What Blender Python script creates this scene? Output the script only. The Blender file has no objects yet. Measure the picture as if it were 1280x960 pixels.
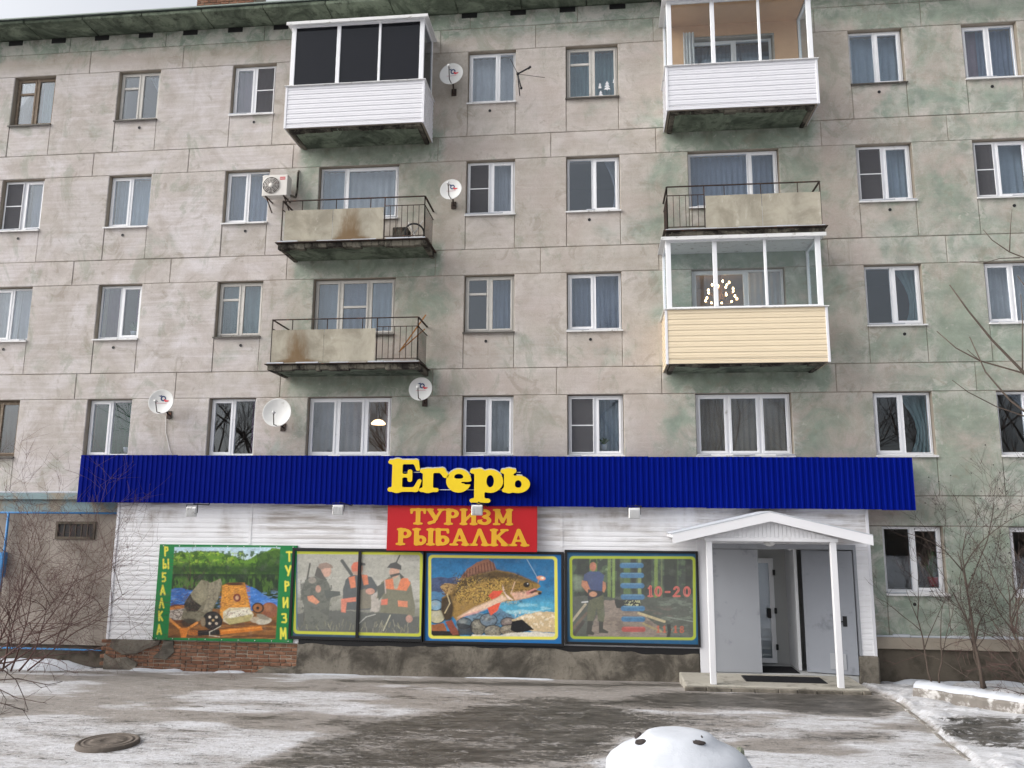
import bpy, bmesh, math, random
import numpy as np
from mathutils import Vector, Matrix
random.seed(7); RNG = np.random.default_rng(7)
scene = bpy.context.scene
COL = scene.collection
rad = math.radians

# ------------------------------------------------------------------ camera
FPX, PITCH, YAW, ROLL = 1000.0, 0.168284, -0.109148, 0.007082
G = 3.78                                   # ground to first-floor seam
CAM = Vector((0.0, -17.475, G - 0.548))
_f = Vector((math.sin(YAW)*math.cos(PITCH), math.cos(YAW)*math.cos(PITCH), math.sin(PITCH)))
_r = Vector((math.cos(YAW), -math.sin(YAW), 0)); _u = _r.cross(_f)
_c, _s = math.cos(ROLL), math.sin(ROLL)
RR = _c*_r + _s*_u; UU = -_s*_r + _c*_u; FF = _f
cam_d = bpy.data.cameras.new('camera'); cam = bpy.data.objects.new('camera', cam_d); COL.objects.link(cam)
cam_d.sensor_width = 36; cam_d.lens = 36*FPX/1280; cam_d.clip_end = 2000; cam_d.clip_start = 0.1
cam.matrix_world = Matrix(((RR.x, UU.x, -FF.x, CAM.x), (RR.y, UU.y, -FF.y, CAM.y), (RR.z, UU.z, -FF.z, CAM.z), (0, 0, 0, 1)))
scene.camera = cam

def ray(u, v): return FF + RR*((u-640)/FPX) + UU*((480-v)/FPX)
def W(u, v, y=0.0):                        # photo pixel on the vertical plane y -> (x, z)
    d = ray(u, v); t = (y-CAM.y)/d.y
    return (CAM.x+d.x*t, CAM.z+d.z*t)
def W3(u, v, y): x, z = W(u, v, y); return Vector((x, y, z))
def GP(u, v, z=0.0):                       # photo pixel on the ground
    d = ray(u, v); t = (z-CAM.z)/d.z
    return (CAM.x+d.x*t, CAM.y+d.y*t)

# ------------------------------------------------------------------ world, sun, exposure
world = bpy.data.worlds.new('World'); scene.world = world; world.use_nodes = True
wn = world.node_tree; wn.nodes.clear()
SUN_EL, SUN_AZ = rad(36), rad(252)         # azimuth from +Y clockwise
sky = wn.nodes.new('ShaderNodeTexSky'); sky.sky_type = 'NISHITA'; sky.sun_disc = False
sky.sun_elevation = SUN_EL; sky.sun_rotation = SUN_AZ
sky.air_density = 1.0; sky.dust_density = 6.0; sky.ozone_density = 1.0
hsv = wn.nodes.new('ShaderNodeHueSaturation'); hsv.inputs['Saturation'].default_value = 0.25
bg = wn.nodes.new('ShaderNodeBackground'); bg.inputs['Strength'].default_value = 0.15
wo = wn.nodes.new('ShaderNodeOutputWorld')
wn.links.new(sky.outputs[0], hsv.inputs['Color']); wn.links.new(hsv.outputs[0], bg.inputs[0]); wn.links.new(bg.outputs[0], wo.inputs[0])
sl = bpy.data.lights.new('sun', 'SUN'); sl.energy = 0.5; sl.angle = rad(60); sl.color = (1, 0.985, 0.965)
sun = bpy.data.objects.new('sun', sl); COL.objects.link(sun)
sdir = Vector((math.sin(SUN_AZ)*math.cos(SUN_EL), math.cos(SUN_AZ)*math.cos(SUN_EL), math.sin(SUN_EL)))
sun.rotation_euler = sdir.to_track_quat('Z', 'Y').to_euler(); sun.location = (0, -30, 40)
vs = scene.view_settings; vs.view_transform = 'Standard'; vs.look = 'None'; vs.gamma = 1; vs.use_curve_mapping = False
vs.exposure = 0.75

# ------------------------------------------------------------------ helpers: noise
def _hash(ix, iy, s):
    n = (ix.astype(np.int64)*374761393 + iy.astype(np.int64)*668265263 + s*1442695041) & 0x7fffffff
    n = ((n ^ (n >> 13))*1274126177) & 0x7fffffff
    return ((n ^ (n >> 16)) & 0xffff)/65535.0
def vnoise(x, y, s=0):
    x = np.asarray(x, float); y = np.asarray(y, float)
    ix = np.floor(x); iy = np.floor(y); fx = x-ix; fy = y-iy
    fx = fx*fx*(3-2*fx); fy = fy*fy*(3-2*fy)
    a = _hash(ix, iy, s); b = _hash(ix+1, iy, s); c = _hash(ix, iy+1, s); d = _hash(ix+1, iy+1, s)
    return (a*(1-fx)+b*fx)*(1-fy) + (c*(1-fx)+d*fx)*fy
def fbm(x, y, s=0, o=4):
    t = 0; a = .5; n = 0
    for i in range(o):
        t = t+a*vnoise(x*2**i, y*2**i, s+i*17); n += a; a *= .5
    return t/n
def sstep(a, b, x):
    t = np.clip((x-a)/(b-a), 0, 1); return t*t*(3-2*t)
def lin(c):
    if isinstance(c, str): c = [int(c[i:i+2], 16)/255 for i in (0, 2, 4)]
    return tuple((v/12.92 if v <= .04045 else ((v+.055)/1.055)**2.4) for v in c)

# ------------------------------------------------------------------ helpers: objects
WL = {}                                    # object name -> world location
def wl(o): return WL[o.name] if o is not None else Vector((0, 0, 0))
def tag(o, label=None, cat=None, group=None, kind=None):
    if label: o['label'] = label
    if cat: o['category'] = cat
    if group: o['group'] = group
    if kind: o['kind'] = kind
    return o
def empty(name, loc, parent=None):
    o = bpy.data.objects.new(name, None); COL.objects.link(o); o.empty_display_size = .2
    loc = Vector(loc); o.location = loc - wl(parent)
    if parent: o.parent = parent
    WL[o.name] = loc; return o
def mobj(name, me, loc, mats, parent=None):
    o = bpy.data.objects.new(name, me); COL.objects.link(o)
    loc = Vector(loc); o.location = loc - wl(parent)
    if parent: o.parent = parent
    for m in (mats if isinstance(mats, (list, tuple)) else [mats]):
        if len(me.materials) < (len(mats) if isinstance(mats, (list, tuple)) else 1): me.materials.append(m)
    WL[o.name] = loc; return o
class MB:
    def __init__(s): s.v = []; s.f = []; s.m = []; s.sm = []
    def add(s, vs, fs, mi=0, smooth=False):
        b = len(s.v); s.v += [tuple(p) for p in vs]
        for f in fs: s.f.append(tuple(b+i for i in f)); s.m.append(mi); s.sm.append(smooth)
        return s
    def box(s, x0, x1, y0, y1, z0, z1, mi=0):
        vs = [(x, y, z) for x in (x0, x1) for y in (y0, y1) for z in (z0, z1)]
        return s.add(vs, [(0,1,3,2),(4,6,7,5),(0,4,5,1),(2,3,7,6),(0,2,6,4),(1,5,7,3)], mi)
    def cbox(s, x0, x1, y0, y1, z0, z1, c=.008, mi=0):   # box with chamfered edges
        X = (x0, x1); Y = (y0, y1); Z = (z0, z1)
        vs = []; idx = {}
        for i in (0, 1):
            for j in (0, 1):
                for k in (0, 1):
                    sx = c if i == 0 else -c; sy = c if j == 0 else -c; sz = c if k == 0 else -c
                    for a, p in enumerate([(X[i], Y[j]+sy, Z[k]+sz), (X[i]+sx, Y[j], Z[k]+sz), (X[i]+sx, Y[j]+sy, Z[k])]):
                        idx[i, j, k, a] = len(vs); vs.append(p)
        F = []
        I = idx
        for i in (0, 1): F.append([I[i,0,0,0], I[i,0,1,0], I[i,1,1,0], I[i,1,0,0]])
        for j in (0, 1): F.append([I[0,j,0,1], I[1,j,0,1], I[1,j,1,1], I[0,j,1,1]])
        for k in (0, 1): F.append([I[0,0,k,2], I[0,1,k,2], I[1,1,k,2], I[1,0,k,2]])
        for i in (0, 1):
            for j in (0, 1): F.append([I[i,j,0,0], I[i,j,1,0], I[i,j,1,1], I[i,j,0,1]])
            for k in (0, 1): F.append([I[i,0,k,0], I[i,1,k,0], I[i,1,k,2], I[i,0,k,2]])
        for j in (0, 1):
            for k in (0, 1): F.append([I[0,j,k,1], I[1,j,k,1], I[1,j,k,2], I[0,j,k,2]])
        for i in (0, 1):
            for j in (0, 1):
                for k in (0, 1): F.append([I[i,j,k,0], I[i,j,k,1], I[i,j,k,2]])
        return s.add(vs, F, mi)
    def bar(s, a, b, w, h=None, mi=0):
        a = Vector(a); b = Vector(b); d = (b-a).normalized(); h = h or w
        up = Vector((0, 0, 1)) if abs(d.z) < .9 else Vector((0, 1, 0))
        r = d.cross(up).normalized(); u = r.cross(d)
        vs = []
        for p in (a, b):
            for q in ((-1,-1),(1,-1),(1,1),(-1,1)): vs.append(p + r*q[0]*w/2 + u*q[1]*h/2)
        return s.add(vs, [(0,1,2,3),(7,6,5,4),(0,4,5,1),(1,5,6,2),(2,6,7,3),(3,7,4,0)], mi)
    def tube(s, pts, r, n=6, mi=0, cap=True):
        pts = [Vector(p) for p in pts]; rs = r if isinstance(r, (list, tuple)) else [r]*len(pts)
        vs = []; fs = []; up = None
        for i, p in enumerate(pts):
            d = (pts[min(i+1, len(pts)-1)]-pts[max(i-1, 0)])
            if d.length < 1e-9: d = Vector((0, 0, 1))
            d.normalize()
            if up is None: up = Vector((0, 0, 1)) if abs(d.z) < .9 else Vector((1, 0, 0))
            a = d.cross(up)
            if a.length < 1e-5: a = d.cross(Vector((.3, 1, .2)))
            a.normalize(); b = a.cross(d); up = b
            for k in range(n):
                t = 2*math.pi*k/n; vs.append(p+(a*math.cos(t)+b*math.sin(t))*rs[i])
        for i in range(len(pts)-1):
            for k in range(n): fs.append((i*n+k, i*n+(k+1) % n, (i+1)*n+(k+1) % n, (i+1)*n+k))
        if cap: fs.append(tuple(range(n))[::-1]); fs.append(tuple((len(pts)-1)*n+k for k in range(n)))
        return s.add(vs, fs, mi, True)
    def lathe(s, c, axis, prof, n=24, mi=0):              # prof: (radius, along)
        c = Vector(c); ax = Vector(axis).normalized(); t = Vector((0, 0, 1)) if abs(ax.z) < .9 else Vector((1, 0, 0))
        a = ax.cross(t).normalized(); b = a.cross(ax); vs = []; fs = []
        for r, h in prof:
            for k in range(n):
                q = 2*math.pi*k/n; vs.append(c+ax*h+(a*math.cos(q)+b*math.sin(q))*r)
        for i in range(len(prof)-1):
            for k in range(n): fs.append((i*n+k, i*n+(k+1) % n, (i+1)*n+(k+1) % n, (i+1)*n+k))
        return s.add(vs, fs, mi, True)
    def ring(s, x0, x1, z0, z1, t, y0, y1, mi=0, tb=None):  # rectangular frame in an xz plane
        tb = tb or t
        s.cbox(x0, x0+t, y0, y1, z0, z1, .004, mi); s.cbox(x1-t, x1, y0, y1, z0, z1, .004, mi)
        s.cbox(x0+t, x1-t, y0+.001, y1, z0, z0+tb, .004, mi); s.cbox(x0+t, x1-t, y0+.001, y1, z1-t, z1, .004, mi)
        return s
    def build(s, name, mats, parent=None, attrs=None):
        v = np.array(s.v, float)
        lo = v.min(0); hi = v.max(0); loc = Vector(((lo[0]+hi[0])/2, (lo[1]+hi[1])/2, lo[2]))
        me = bpy.data.meshes.new(name); me.from_pydata([tuple(p) for p in v-np.array(loc)], [], s.f)
        me.polygons.foreach_set('material_index', s.m); me.polygons.foreach_set('use_smooth', s.sm)
        bm = bmesh.new(); bm.from_mesh(me); bmesh.ops.recalc_face_normals(bm, faces=bm.faces); bm.to_mesh(me); bm.free()
        if attrs:
            for k, vals in attrs.items():
                a = me.attributes.new(k, 'FLOAT', 'POINT'); a.data.foreach_set('value', np.asarray(vals, np.float32))
        return mobj(name, me, loc, mats, parent)

# ------------------------------------------------------------------ helpers: materials
class NT:
    def __init__(s, name):
        s.m = bpy.data.materials.new(name); s.m.use_nodes = True; s.t = s.m.node_tree; s.t.nodes.clear()
        s.out = s.t.nodes.new('ShaderNodeOutputMaterial')
    def n(s, ty, **k):
        x = s.t.nodes.new(ty)
        for a, b in k.items(): setattr(x, a, b)
        return x
    def l(s, a, b): s.t.links.new(a, b)
    def put(s, sock, v):
        if isinstance(v, bpy.types.NodeSocket): s.l(v, sock)
        elif isinstance(v, tuple) and len(v) == 3 and sock.type == 'RGBA': sock.default_value = (*v, 1)
        else: sock.default_value = v
    def pos(s, scale=(1, 1, 1)):
        g = s.n('ShaderNodeNewGeometry'); m = s.n('ShaderNodeVectorMath', operation='MULTIPLY')
        s.l(g.outputs['Position'], m.inputs[0]); m.inputs[1].default_value = scale; return m.outputs[0]
    def noise(s, scale=1, detail=4, rough=.55, vec=None, dist=0):
        x = s.n('ShaderNodeTexNoise'); x.inputs['Scale'].default_value = scale; x.inputs['Detail'].default_value = detail
        x.inputs['Roughness'].default_value = rough; x.inputs['Distortion'].default_value = dist
        s.l(vec if vec is not None else s.pos(), x.inputs['Vector']); return x.outputs[0]
    def ramp(s, f, a, b, lo=0., hi=1.):
        x = s.n('ShaderNodeMapRange'); x.interpolation_type = 'SMOOTHSTEP'
        s.put(x.inputs[0], f); x.inputs[1].default_value = a; x.inputs[2].default_value = b; x.inputs[3].default_value = lo; x.inputs[4].default_value = hi
        return x.outputs[0]
    def math(s, op, a, b=0.0, clamp=False):
        x = s.n('ShaderNodeMath', operation=op); x.use_clamp = clamp; s.put(x.inputs[0], a); s.put(x.inputs[1], b); return x.outputs[0]
    def mix(s, f, a, b, mode='MIX'):
        x = s.n('ShaderNodeMix', data_type='RGBA', blend_type=mode); s.put(x.inputs[0], f); s.put(x.inputs[6], a); s.put(x.inputs[7], b); return x.outputs[2]
    def attr(s, name, ty='GEOMETRY', out='Fac'):
        x = s.n('ShaderNodeAttribute', attribute_type=ty, attribute_name=name); return x.outputs[out]
    def rnd(s): return s.n('ShaderNodeObjectInfo').outputs['Random']
    def bump(s, h, st=.3, d=.01):
        x = s.n('ShaderNodeBump'); x.inputs['Strength'].default_value = st; x.inputs['Distance'].default_value = d; s.put(x.inputs['Height'], h); return x.outputs[0]
    def bsdf(s, col, rough=.6, metal=0, normal=None, spec=.5, **k):
        x = s.n('ShaderNodeBsdfPrincipled'); s.put(x.inputs['Base Color'], col); s.put(x.inputs['Roughness'], rough)
        x.inputs['Metallic'].default_value = metal; x.inputs['Specular IOR Level'].default_value = spec
        if normal is not None: s.l(normal, x.inputs['Normal'])
        for a, b in k.items(): s.put(x.inputs[a.replace('_', ' ')], b)
        s.l(x.outputs[0], s.out.inputs[0]); return s.m
def plain(name, col, rough=.6, metal=0, var=.12, sc=6, bump=0, bsc=40, dirt=None, spec=.4):
    t = NT(name); col = lin(col) if isinstance(col, str) else col
    c = t.mix(t.noise(sc, 5, .6), tuple(v*(1-var) for v in col), tuple(min(1, v*(1+var)) for v in col))
    if dirt: c = t.mix(t.ramp(t.noise(dirt[1], 6, .65), dirt[2], dirt[3]), c, lin(dirt[0]))
    nm = t.bump(t.noise(bsc, 4, .6), bump) if bump else None
    return t.bsdf(c, rough, metal, nm, spec)

M = {}
# --- facade concrete: paint worn to grey-beige, green left where it is sheltered
t = NT('facade_concrete')
big = t.noise(.55, 6, .6, dist=.6); mid = t.noise(2.3, 6, .65, dist=.4); fine = t.noise(45, 3, .7)
streak = t.noise(1, 5, .62, vec=t.pos((.8, 1, 13)), dist=.5); vst = t.noise(1, 5, .6, vec=t.pos((7, 1, .5)))
gr = t.attr('green'); pa = t.attr('pale'); dk = t.attr('stain')
c = t.mix(t.ramp(mid, .35, .68), lin('aca499'), lin('bdb5ac'))
c = t.mix(t.ramp(big, .42, .62), c, lin('b7aba3'))
c = t.mix(t.math('MULTIPLY', pa, .55), c, t.mix(t.ramp(mid, .35, .65), lin('b3aba8'), lin('c3bdbc')))
gm = t.ramp(t.math('ADD', gr, t.math('MULTIPLY', t.math('SUBTRACT', t.noise(1.3, 6, .65, dist=.5), .5), 1.5)), .25, .8)
c = t.mix(t.math('MULTIPLY', gm, .85), c, t.mix(t.ramp(mid, .3, .7), lin('71867a'), lin('90a393')))
pm = t.math('MULTIPLY', t.ramp(t.math('ADD', t.math('MULTIPLY', streak, .4), t.math('MULTIPLY', t.noise(.9, 6, .65, dist=1.), .7)), .46, .72), t.math('MULTIPLY', pa, .8))
c = t.mix(pm, c, lin('d6d1d3'))
c = t.mix(t.ramp(t.noise(3.1, 6, .7, vec=t.pos((1, 1, 1.7)), dist=1.2), .6, .7, 0, .5), c, lin('cdc7c0'))
rim = t.math('MULTIPLY', t.attr('rim'), t.ramp(t.noise(2.6, 6, .7, dist=.8), .42, .62))
c = t.mix(t.math('MULTIPLY', rim, .6), c, lin('cfc9c4'))
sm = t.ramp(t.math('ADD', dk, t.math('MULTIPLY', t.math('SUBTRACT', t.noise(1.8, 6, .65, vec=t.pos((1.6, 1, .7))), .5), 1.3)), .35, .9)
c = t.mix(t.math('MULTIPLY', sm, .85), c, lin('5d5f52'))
c = t.mix(t.ramp(t.noise(.8, 7, .72, vec=t.pos((1.3, 1, .8)), dist=1.), .55, .64, 0, .45), c, lin('8e9686'))
c = t.mix(t.ramp(vst, .6, .78, 0, .3), c, lin('847d6e'))
c = t.mix(t.ramp(t.noise(1.5, 7, .7, dist=1.4), .56, .66, 0, .4), c, lin('8d8577'))
c = t.mix(t.ramp(fine, .3, .75, 0, .22), c, lin('77705f'))
c = t.mix(t.ramp(t.rnd(), 0, 1, 0, .16), c, lin('8f8878'))
h = t.math('ADD', t.math('MULTIPLY', fine, .5), t.math('ADD', t.math('MULTIPLY', streak, .7), mid))
M['wall'] = t.bsdf(c, .92, normal=t.bump(h, .5, .012), spec=.2)
M['joint'] = plain('joint_mortar', '9a9184', .95, var=.3, sc=3, bump=.4)
# green-black soffit concrete
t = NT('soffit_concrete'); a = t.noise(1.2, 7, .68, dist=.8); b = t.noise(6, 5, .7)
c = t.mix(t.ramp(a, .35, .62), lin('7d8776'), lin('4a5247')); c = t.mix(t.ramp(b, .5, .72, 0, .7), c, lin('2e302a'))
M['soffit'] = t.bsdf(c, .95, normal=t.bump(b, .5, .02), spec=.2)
t = NT('slab_edge'); a = t.noise(2.5, 7, .7, dist=.6); b = t.noise(14, 5, .7)
c = t.mix(t.ramp(a, .38, .6), lin('6a665c'), lin('2b2825')); c = t.mix(t.ramp(b, .6, .7, 0, .6), c, lin('8d8676'))
M['slab_edge'] = t.bsdf(c, .95, normal=t.bump(b, .6, .03), spec=.2)
M['pvc'] = plain('white_pvc', 'e6e7ea', .35, var=.03, sc=3, dirt=('b8b6b2', 5, .62, .8))
M['oldwood'] = plain('old_white_wood', 'c6c3bd', .6, var=.1, sc=9, bump=.3, dirt=('8a7c6c', 14, .6, .75))
M['brownwood'] = plain('brown_wood', '7b6c5c', .7, var=.25, sc=9, bump=.3, dirt=('b9ae9e', 14, .55, .75))
M['sill_white'] = plain('white_sill', 'd8d8d8', .45, var=.06, dirt=('8b877f', 7, .55, .75))
M['sill_dark'] = plain('dark_sill', '4e4a45', .6, var=.25, dirt=('8a857c', 9, .6, .7))
M['rubber'] = plain('gasket', '2a2a2c', .7)
def glass(name, tint=(.9, .93, .96), ior=1.75, rough=0.0, dens=0.0, dark=(0.02, .02, .025)):
    t = NT(name); fr = t.n('ShaderNodeFresnel'); t.l(t.ramp(t.n('ShaderNodeNewGeometry').outputs['Backfacing'], 0, 1, ior, 1/ior), fr.inputs[0])
    g = t.n('ShaderNodeBsdfGlossy'); g.inputs['Roughness'].default_value = rough; g.inputs['Color'].default_value = (.9, .95, 1, 1)
    nz = t.bump(t.noise(.9, 2, .5), .025, .03); t.l(nz, g.inputs['Normal'])
    tr = t.n('ShaderNodeBsdfTransparent'); tr.inputs[0].default_value = (*tint, 1); base = tr.outputs[0]
    if dens:
        d = t.n('ShaderNodeBsdfDiffuse'); d.inputs[0].default_value = (*dark, 1)
        mm = t.n('ShaderNodeMixShader'); mm.inputs[0].default_value = dens; t.l(base, mm.inputs[1]); t.l(d.outputs[0], mm.inputs[2]); base = mm.outputs[0]
    mx = t.n('ShaderNodeMixShader'); t.l(fr.outputs[0], mx.inputs[0]); t.l(base, mx.inputs[1]); t.l(g.outputs[0], mx.inputs[2])
    t.l(mx.outputs[0], t.out.inputs[0]); return t.m
M['glass'] = glass('window_glass')
M['glass_clear'] = glass('balcony_glass', (.95, .97, .97), 1.42)
M['glass_dark'] = glass('tinted_glass', (.10, .11, .14), 1.33, dens=.6)
M['screen'] = glass('mosquito_screen', (.6, .6, .63), 1.0001, .6, .5, (.16, .16, .17))
def fabric(name, col, trans=.45, sc=3):
    t = NT(name); col = lin(col)
    c = t.mix(t.noise(sc, 5, .6), tuple(v*.75 for v in col), tuple(min(1, v*1.15) for v in col))
    c = t.mix(t.ramp(t.noise(60, 2, .5), .35, .7, 0, .25), c, tuple(v*.55 for v in col))
    d = t.n('ShaderNodeBsdfDiffuse'); t.l(c, d.inputs[0]); q = t.n('ShaderNodeBsdfTranslucent'); t.l(c, q.inputs[0])
    mx = t.n('ShaderNodeMixShader'); mx.inputs[0].default_value = trans; t.l(d.outputs[0], mx.inputs[1]); t.l(q.outputs[0], mx.inputs[2])
    t.l(mx.outputs[0], t.out.inputs[0]); return t.m
FAB = {k: fabric('curtain_'+k, v) for k, v in dict(white='eceff4', blue='c6d6e2', grey='c6c9d2', teal='98b4b6', purple='6d4a68', green='3c6a50', brown='6a5a50', pink='cbb2ba', slate='a4b0c4', tan='c3b6a6').items()}
M['room'] = plain('room_wall', '8f867a', .9, var=.1, sc=1)
M['room_warm'] = plain('room_wall_warm', 'b9a58e', .9, var=.1, sc=1)
M['iron'] = plain('rusty_iron', '3b312c', .8, var=.35, sc=12, dirt=('6e4630', 9, .55, .7))
M['black'] = plain('black_metal', '1d1d1f', .5, var=.2)
M['snow'] = None
t = NT('snow'); a = t.noise(5, 5, .6); b = t.noise(60, 3, .6)
M['snow'] = t.bsdf(t.mix(a, lin('b0b4bb'), lin('c2c6cd')), .8, normal=t.bump(t.math('ADD', a, t.math('MULTIPLY', b, .3)), .4, .03), spec=.2)
M['siding_white'] = plain('white_vinyl_siding', 'dddde2', .45, var=.03, sc=2, dirt=('b9b6b4', 3, .62, .85))
M['siding_cream'] = plain('cream_vinyl_siding', 'e0d0b4', .5, var=.04, sc=2)
M['cement_sheet'] = None
t = NT('asbestos_cement_sheet'); a = t.noise(1.6, 6, .65, dist=.5); b = t.noise(5, 6, .7, vec=t.pos((2, 1, .6))); st = t.attr('stain')
c = t.mix(t.ramp(a, .35, .65), lin('aba596'), lin('8e887a')); c = t.mix(t.ramp(b, .58, .74, 0, .6), c, lin('c9c4b8'))
c = t.mix(t.ramp(t.math('ADD', st, t.math('MULTIPLY', t.math('SUBTRACT', b, .5), .8)), .3, .9, 0, .85), c, lin('6b5336'))
M['cement_sheet'] = t.bsdf(c, .9, normal=t.bump(b, .4, .01), spec=.2)
# ================================================================== APARTMENT BUILDING
S = 2.8; LH = 0.615
def Bz(n): return G + S*(n-2)
def Lz(n): return G + S*(n-1) - LH
XL, XR = -18.6, 12.6
bld = empty('apartment_building', (-3, 0, 0))
tag(bld, 'long five-storey panel apartment block of weathered beige and green concrete with balconies', 'building')
BALX = [(-7.12, -3.8), (1.46, 4.8)]
def tints(x, z):
    x = np.asarray(x, float); z = np.asarray(z, float)
    g = .1 + .47*sstep(4.2, 7.5, x)*(1-.45*sstep(8, 13, z)) + .1*sstep(-3, 2, x)
    g = g + .55*sstep(5.2, 5.8, x)*(1-sstep(2.6, 3.5, z))
    g = np.maximum(g, .95*sstep(14.9, 15.0, z)); g = g + .35*sstep(14.3, 14.5, z)*sstep(-8, 2, x)
    p = .15 + 1.0*(1-sstep(-9, -4, x))*(1-sstep(14.3, 14.6, z)) + .25*sstep(-4, -2, x)*(1-sstep(1, 2, x))
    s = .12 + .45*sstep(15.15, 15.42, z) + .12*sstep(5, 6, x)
    for a, b in BALX:
        inx = sstep(a-.15, a+.1, x)*(1-sstep(b+.05, b+.35, x)); near = sstep(a-.9, a+.2, x)*(1-sstep(b-.1, b+1.6, x))
        for n in (3, 4, 5):
            zz = Bz(n); band = sstep(zz-LH-.02, zz-LH+.03, z)*(1-sstep(zz, zz+.05, z))
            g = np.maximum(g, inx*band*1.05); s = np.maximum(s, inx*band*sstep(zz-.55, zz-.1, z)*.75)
            low = sstep(zz-2.4, zz-1.9, z)*(1-sstep(zz-LH-.02, zz-LH+.02, z))
            g = np.maximum(g, near*low*(.55 if a < 0 else .6))
        p = p*(1-.8*near)
    for n in (2, 3, 4, 5):                        # run-off green on the panels under the sills
        zz = Lz(n)-1.36; u = sstep(Bz(n)-.02, Bz(n)+.05, z)*(1-sstep(zz-.05, zz, z))
        g = g + u*.22*(vnoise(x*.4, z*0+n*3.1, 5) > .45)
    return g, p, s

# openings per storey: (x0, x1, kind)
C = [(-14.82, -13.7), (-11.97, -10.87), (-8.96, -7.84), (-6.6, -4.65), (-3.03, -1.88), (-.68, .54), (2.09, 4.1), (5.78, 6.97), (8.25, 9.42)]
SILL = 1.35
rects = []      # (x0,x1,z0,z1, name)
for n in range(1, 6):
    lo, hi = Bz(n), Lz(n)
    cols = [c for c in C if n > 1 or c[0] > 5]
    x = XL if n > 1 else 5.46
    for (a, b) in cols:
        rects.append((x, a, lo, hi, 'wall_block'))
        x = b
        bal = (abs(a+6.6) < .01 or abs(a-2.09) < .01) and n > 2
        if not bal: rects.append((a, b, lo, hi-SILL, 'sill_panel'))
    rects.append((x, XR, lo, hi, 'wall_block'))
    z1 = Bz(n+1) if n < 5 else 14.98
    js = [XL, -16.2, -12.6, -10.1, -7.28, -3.72, -1.2, 1.38, 5.05, 7.6, 10.2, XR] if n > 1 else [5.46, 7.6, 10.2, XR]
    off = (n*37 % 5)*.12-.2
    js = [j if (k in (0, len(js)-1) or abs(j+7.28) < .01 or abs(j+3.72) < .01 or abs(j-1.38) < .01 or abs(j-5.05) < .01) else j+off for k, j in enumerate(js)]
    for a, b in zip(js[:-1], js[1:]): rects.append((a, b, hi, z1, 'lintel_block'))
js = [XL+i*2.6 for i in range(13)]; js[-1] = XR
for a, b in zip(js[:-1], js[1:]): rects.append((a, b, 14.98, 15.4, 'frieze_block'))
# door parts in the balcony openings: panel below the window half
BALW = {('L', 5): (-6.6, -5.95), ('L', 4): (-6.6, -5.97), ('L', 3): (-5.98, -5.28), ('R', 5): (3.25, 4.1), ('R', 4): (3.45, 4.1), ('R', 3): (3.3, 4.1)}
for (sd, n), (d0, d1) in BALW.items():
    a, b = (C[3] if sd == 'L' else C[6])
    for p, q in ((a, d0), (d1, b)):
        if q-p > .1: rects.append((p, q, Bz(n), Lz(n)-SILL, 'sill_panel'))
core = MB()
for (x0, x1, z0, z1, nm) in rects:
    core.box(x0, x1, .018, .42, z0, z1)
    g = .006; m = MB(); nx = max(1, int((x1-x0)/.3)); nz = max(1, int((z1-z0)/.3))
    xs = np.linspace(x0+g+.01, x1-g-.01, nx+1); zs = np.linspace(z0+g+.01, z1-g-.01, nz+1)
    yj = random.uniform(-.004, .004) - (.006 if nm == 'wall_block' else 0)
    vv = []; ff = []
    for zz in zs:
        for xx in xs: vv.append((xx, yj, zz))
    for j in range(nz):
        for i in range(nx): k = j*(nx+1)+i; ff.append((k, k+1, k+nx+2, k+nx+1))
    # outline loop, chamfer to the sides, back to the joint
    loop = [i for i in range(nx+1)] + [j*(nx+1)+nx for j in range(1, nz+1)] + [nz*(nx+1)+i for i in range(nx-1, -1, -1)] + [j*(nx+1) for j in range(nz-1, 0, -1)]
    def outp(p, d, y): 
        cx, cz = (x0+x1)/2, (z0+z1)/2
        X = p[0]; Z = p[2]
        if abs(X-xs[0]) < 1e-6: X = x0+g
        if abs(X-xs[-1]) < 1e-6: X = x1-g
        if abs(Z-zs[0]) < 1e-6: Z = z0+g
        if abs(Z-zs[-1]) < 1e-6: Z = z1-g
        return (X, y, Z)
    b1 = len(vv); vv += [outp(vv[i], 1, yj+.01) for i in loop]; b2 = len(vv); vv += [outp(vv[i], 1, .019) for i in loop]
    L = len(loop)
    for k in range(L):
        k2 = (k+1) % L
        ff.append((loop[k], loop[k2], b1+k2, b1+k)); ff.append((b1+k, b1+k2, b2+k2, b2+k))
    m.add(vv, ff)
    va = np.array(vv); gg, pp, ss = tints(va[:, 0], va[:, 2])
    rim = np.ones(len(vv)); 
    for j in range(1, nz):
        for i in range(1, nx): rim[j*(nx+1)+i] = 0
    m.build(nm, M['wall'], bld, {'green': gg, 'pale': pp, 'stain': ss, 'rim': rim})
core.box(XL, -10.95, .018, .42, 0, Bz(2)); core.box(XL, XR, .05, .42, 15.4, 15.55)
core.build('wall_core', M['joint'], bld)
shell = MB()
shell.box(XL, XL+.4, .43, 12.4, 0, 15.45); shell.box(XR-.4, XR, .43, 12.4, 0, 15.45); shell.box(XL+.41, XR-.41, 12, 12.4, 0, 15.45)
shell.build('rear_wall', M['joint'], bld)
# drip holes under the sills
for n in range(1, 6):
    for ci, (a, b) in enumerate(C):
        if n == 1 and a < 5: continue
        if b-a > 1.5 or (ci*7+n*3) % 5 == 0: continue
        zz = Lz(n)-SILL-.21; xx = (a+b)/2+random.uniform(-.1, .15)
        m = MB(); m.lathe((xx, -.013, zz), (0, 1, 0), [(.0, .004), (.026, .004), (.03, 0), (.034, 0), (.034, .012)], 12); m.build('drip_hole', M['black'], bld)

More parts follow.
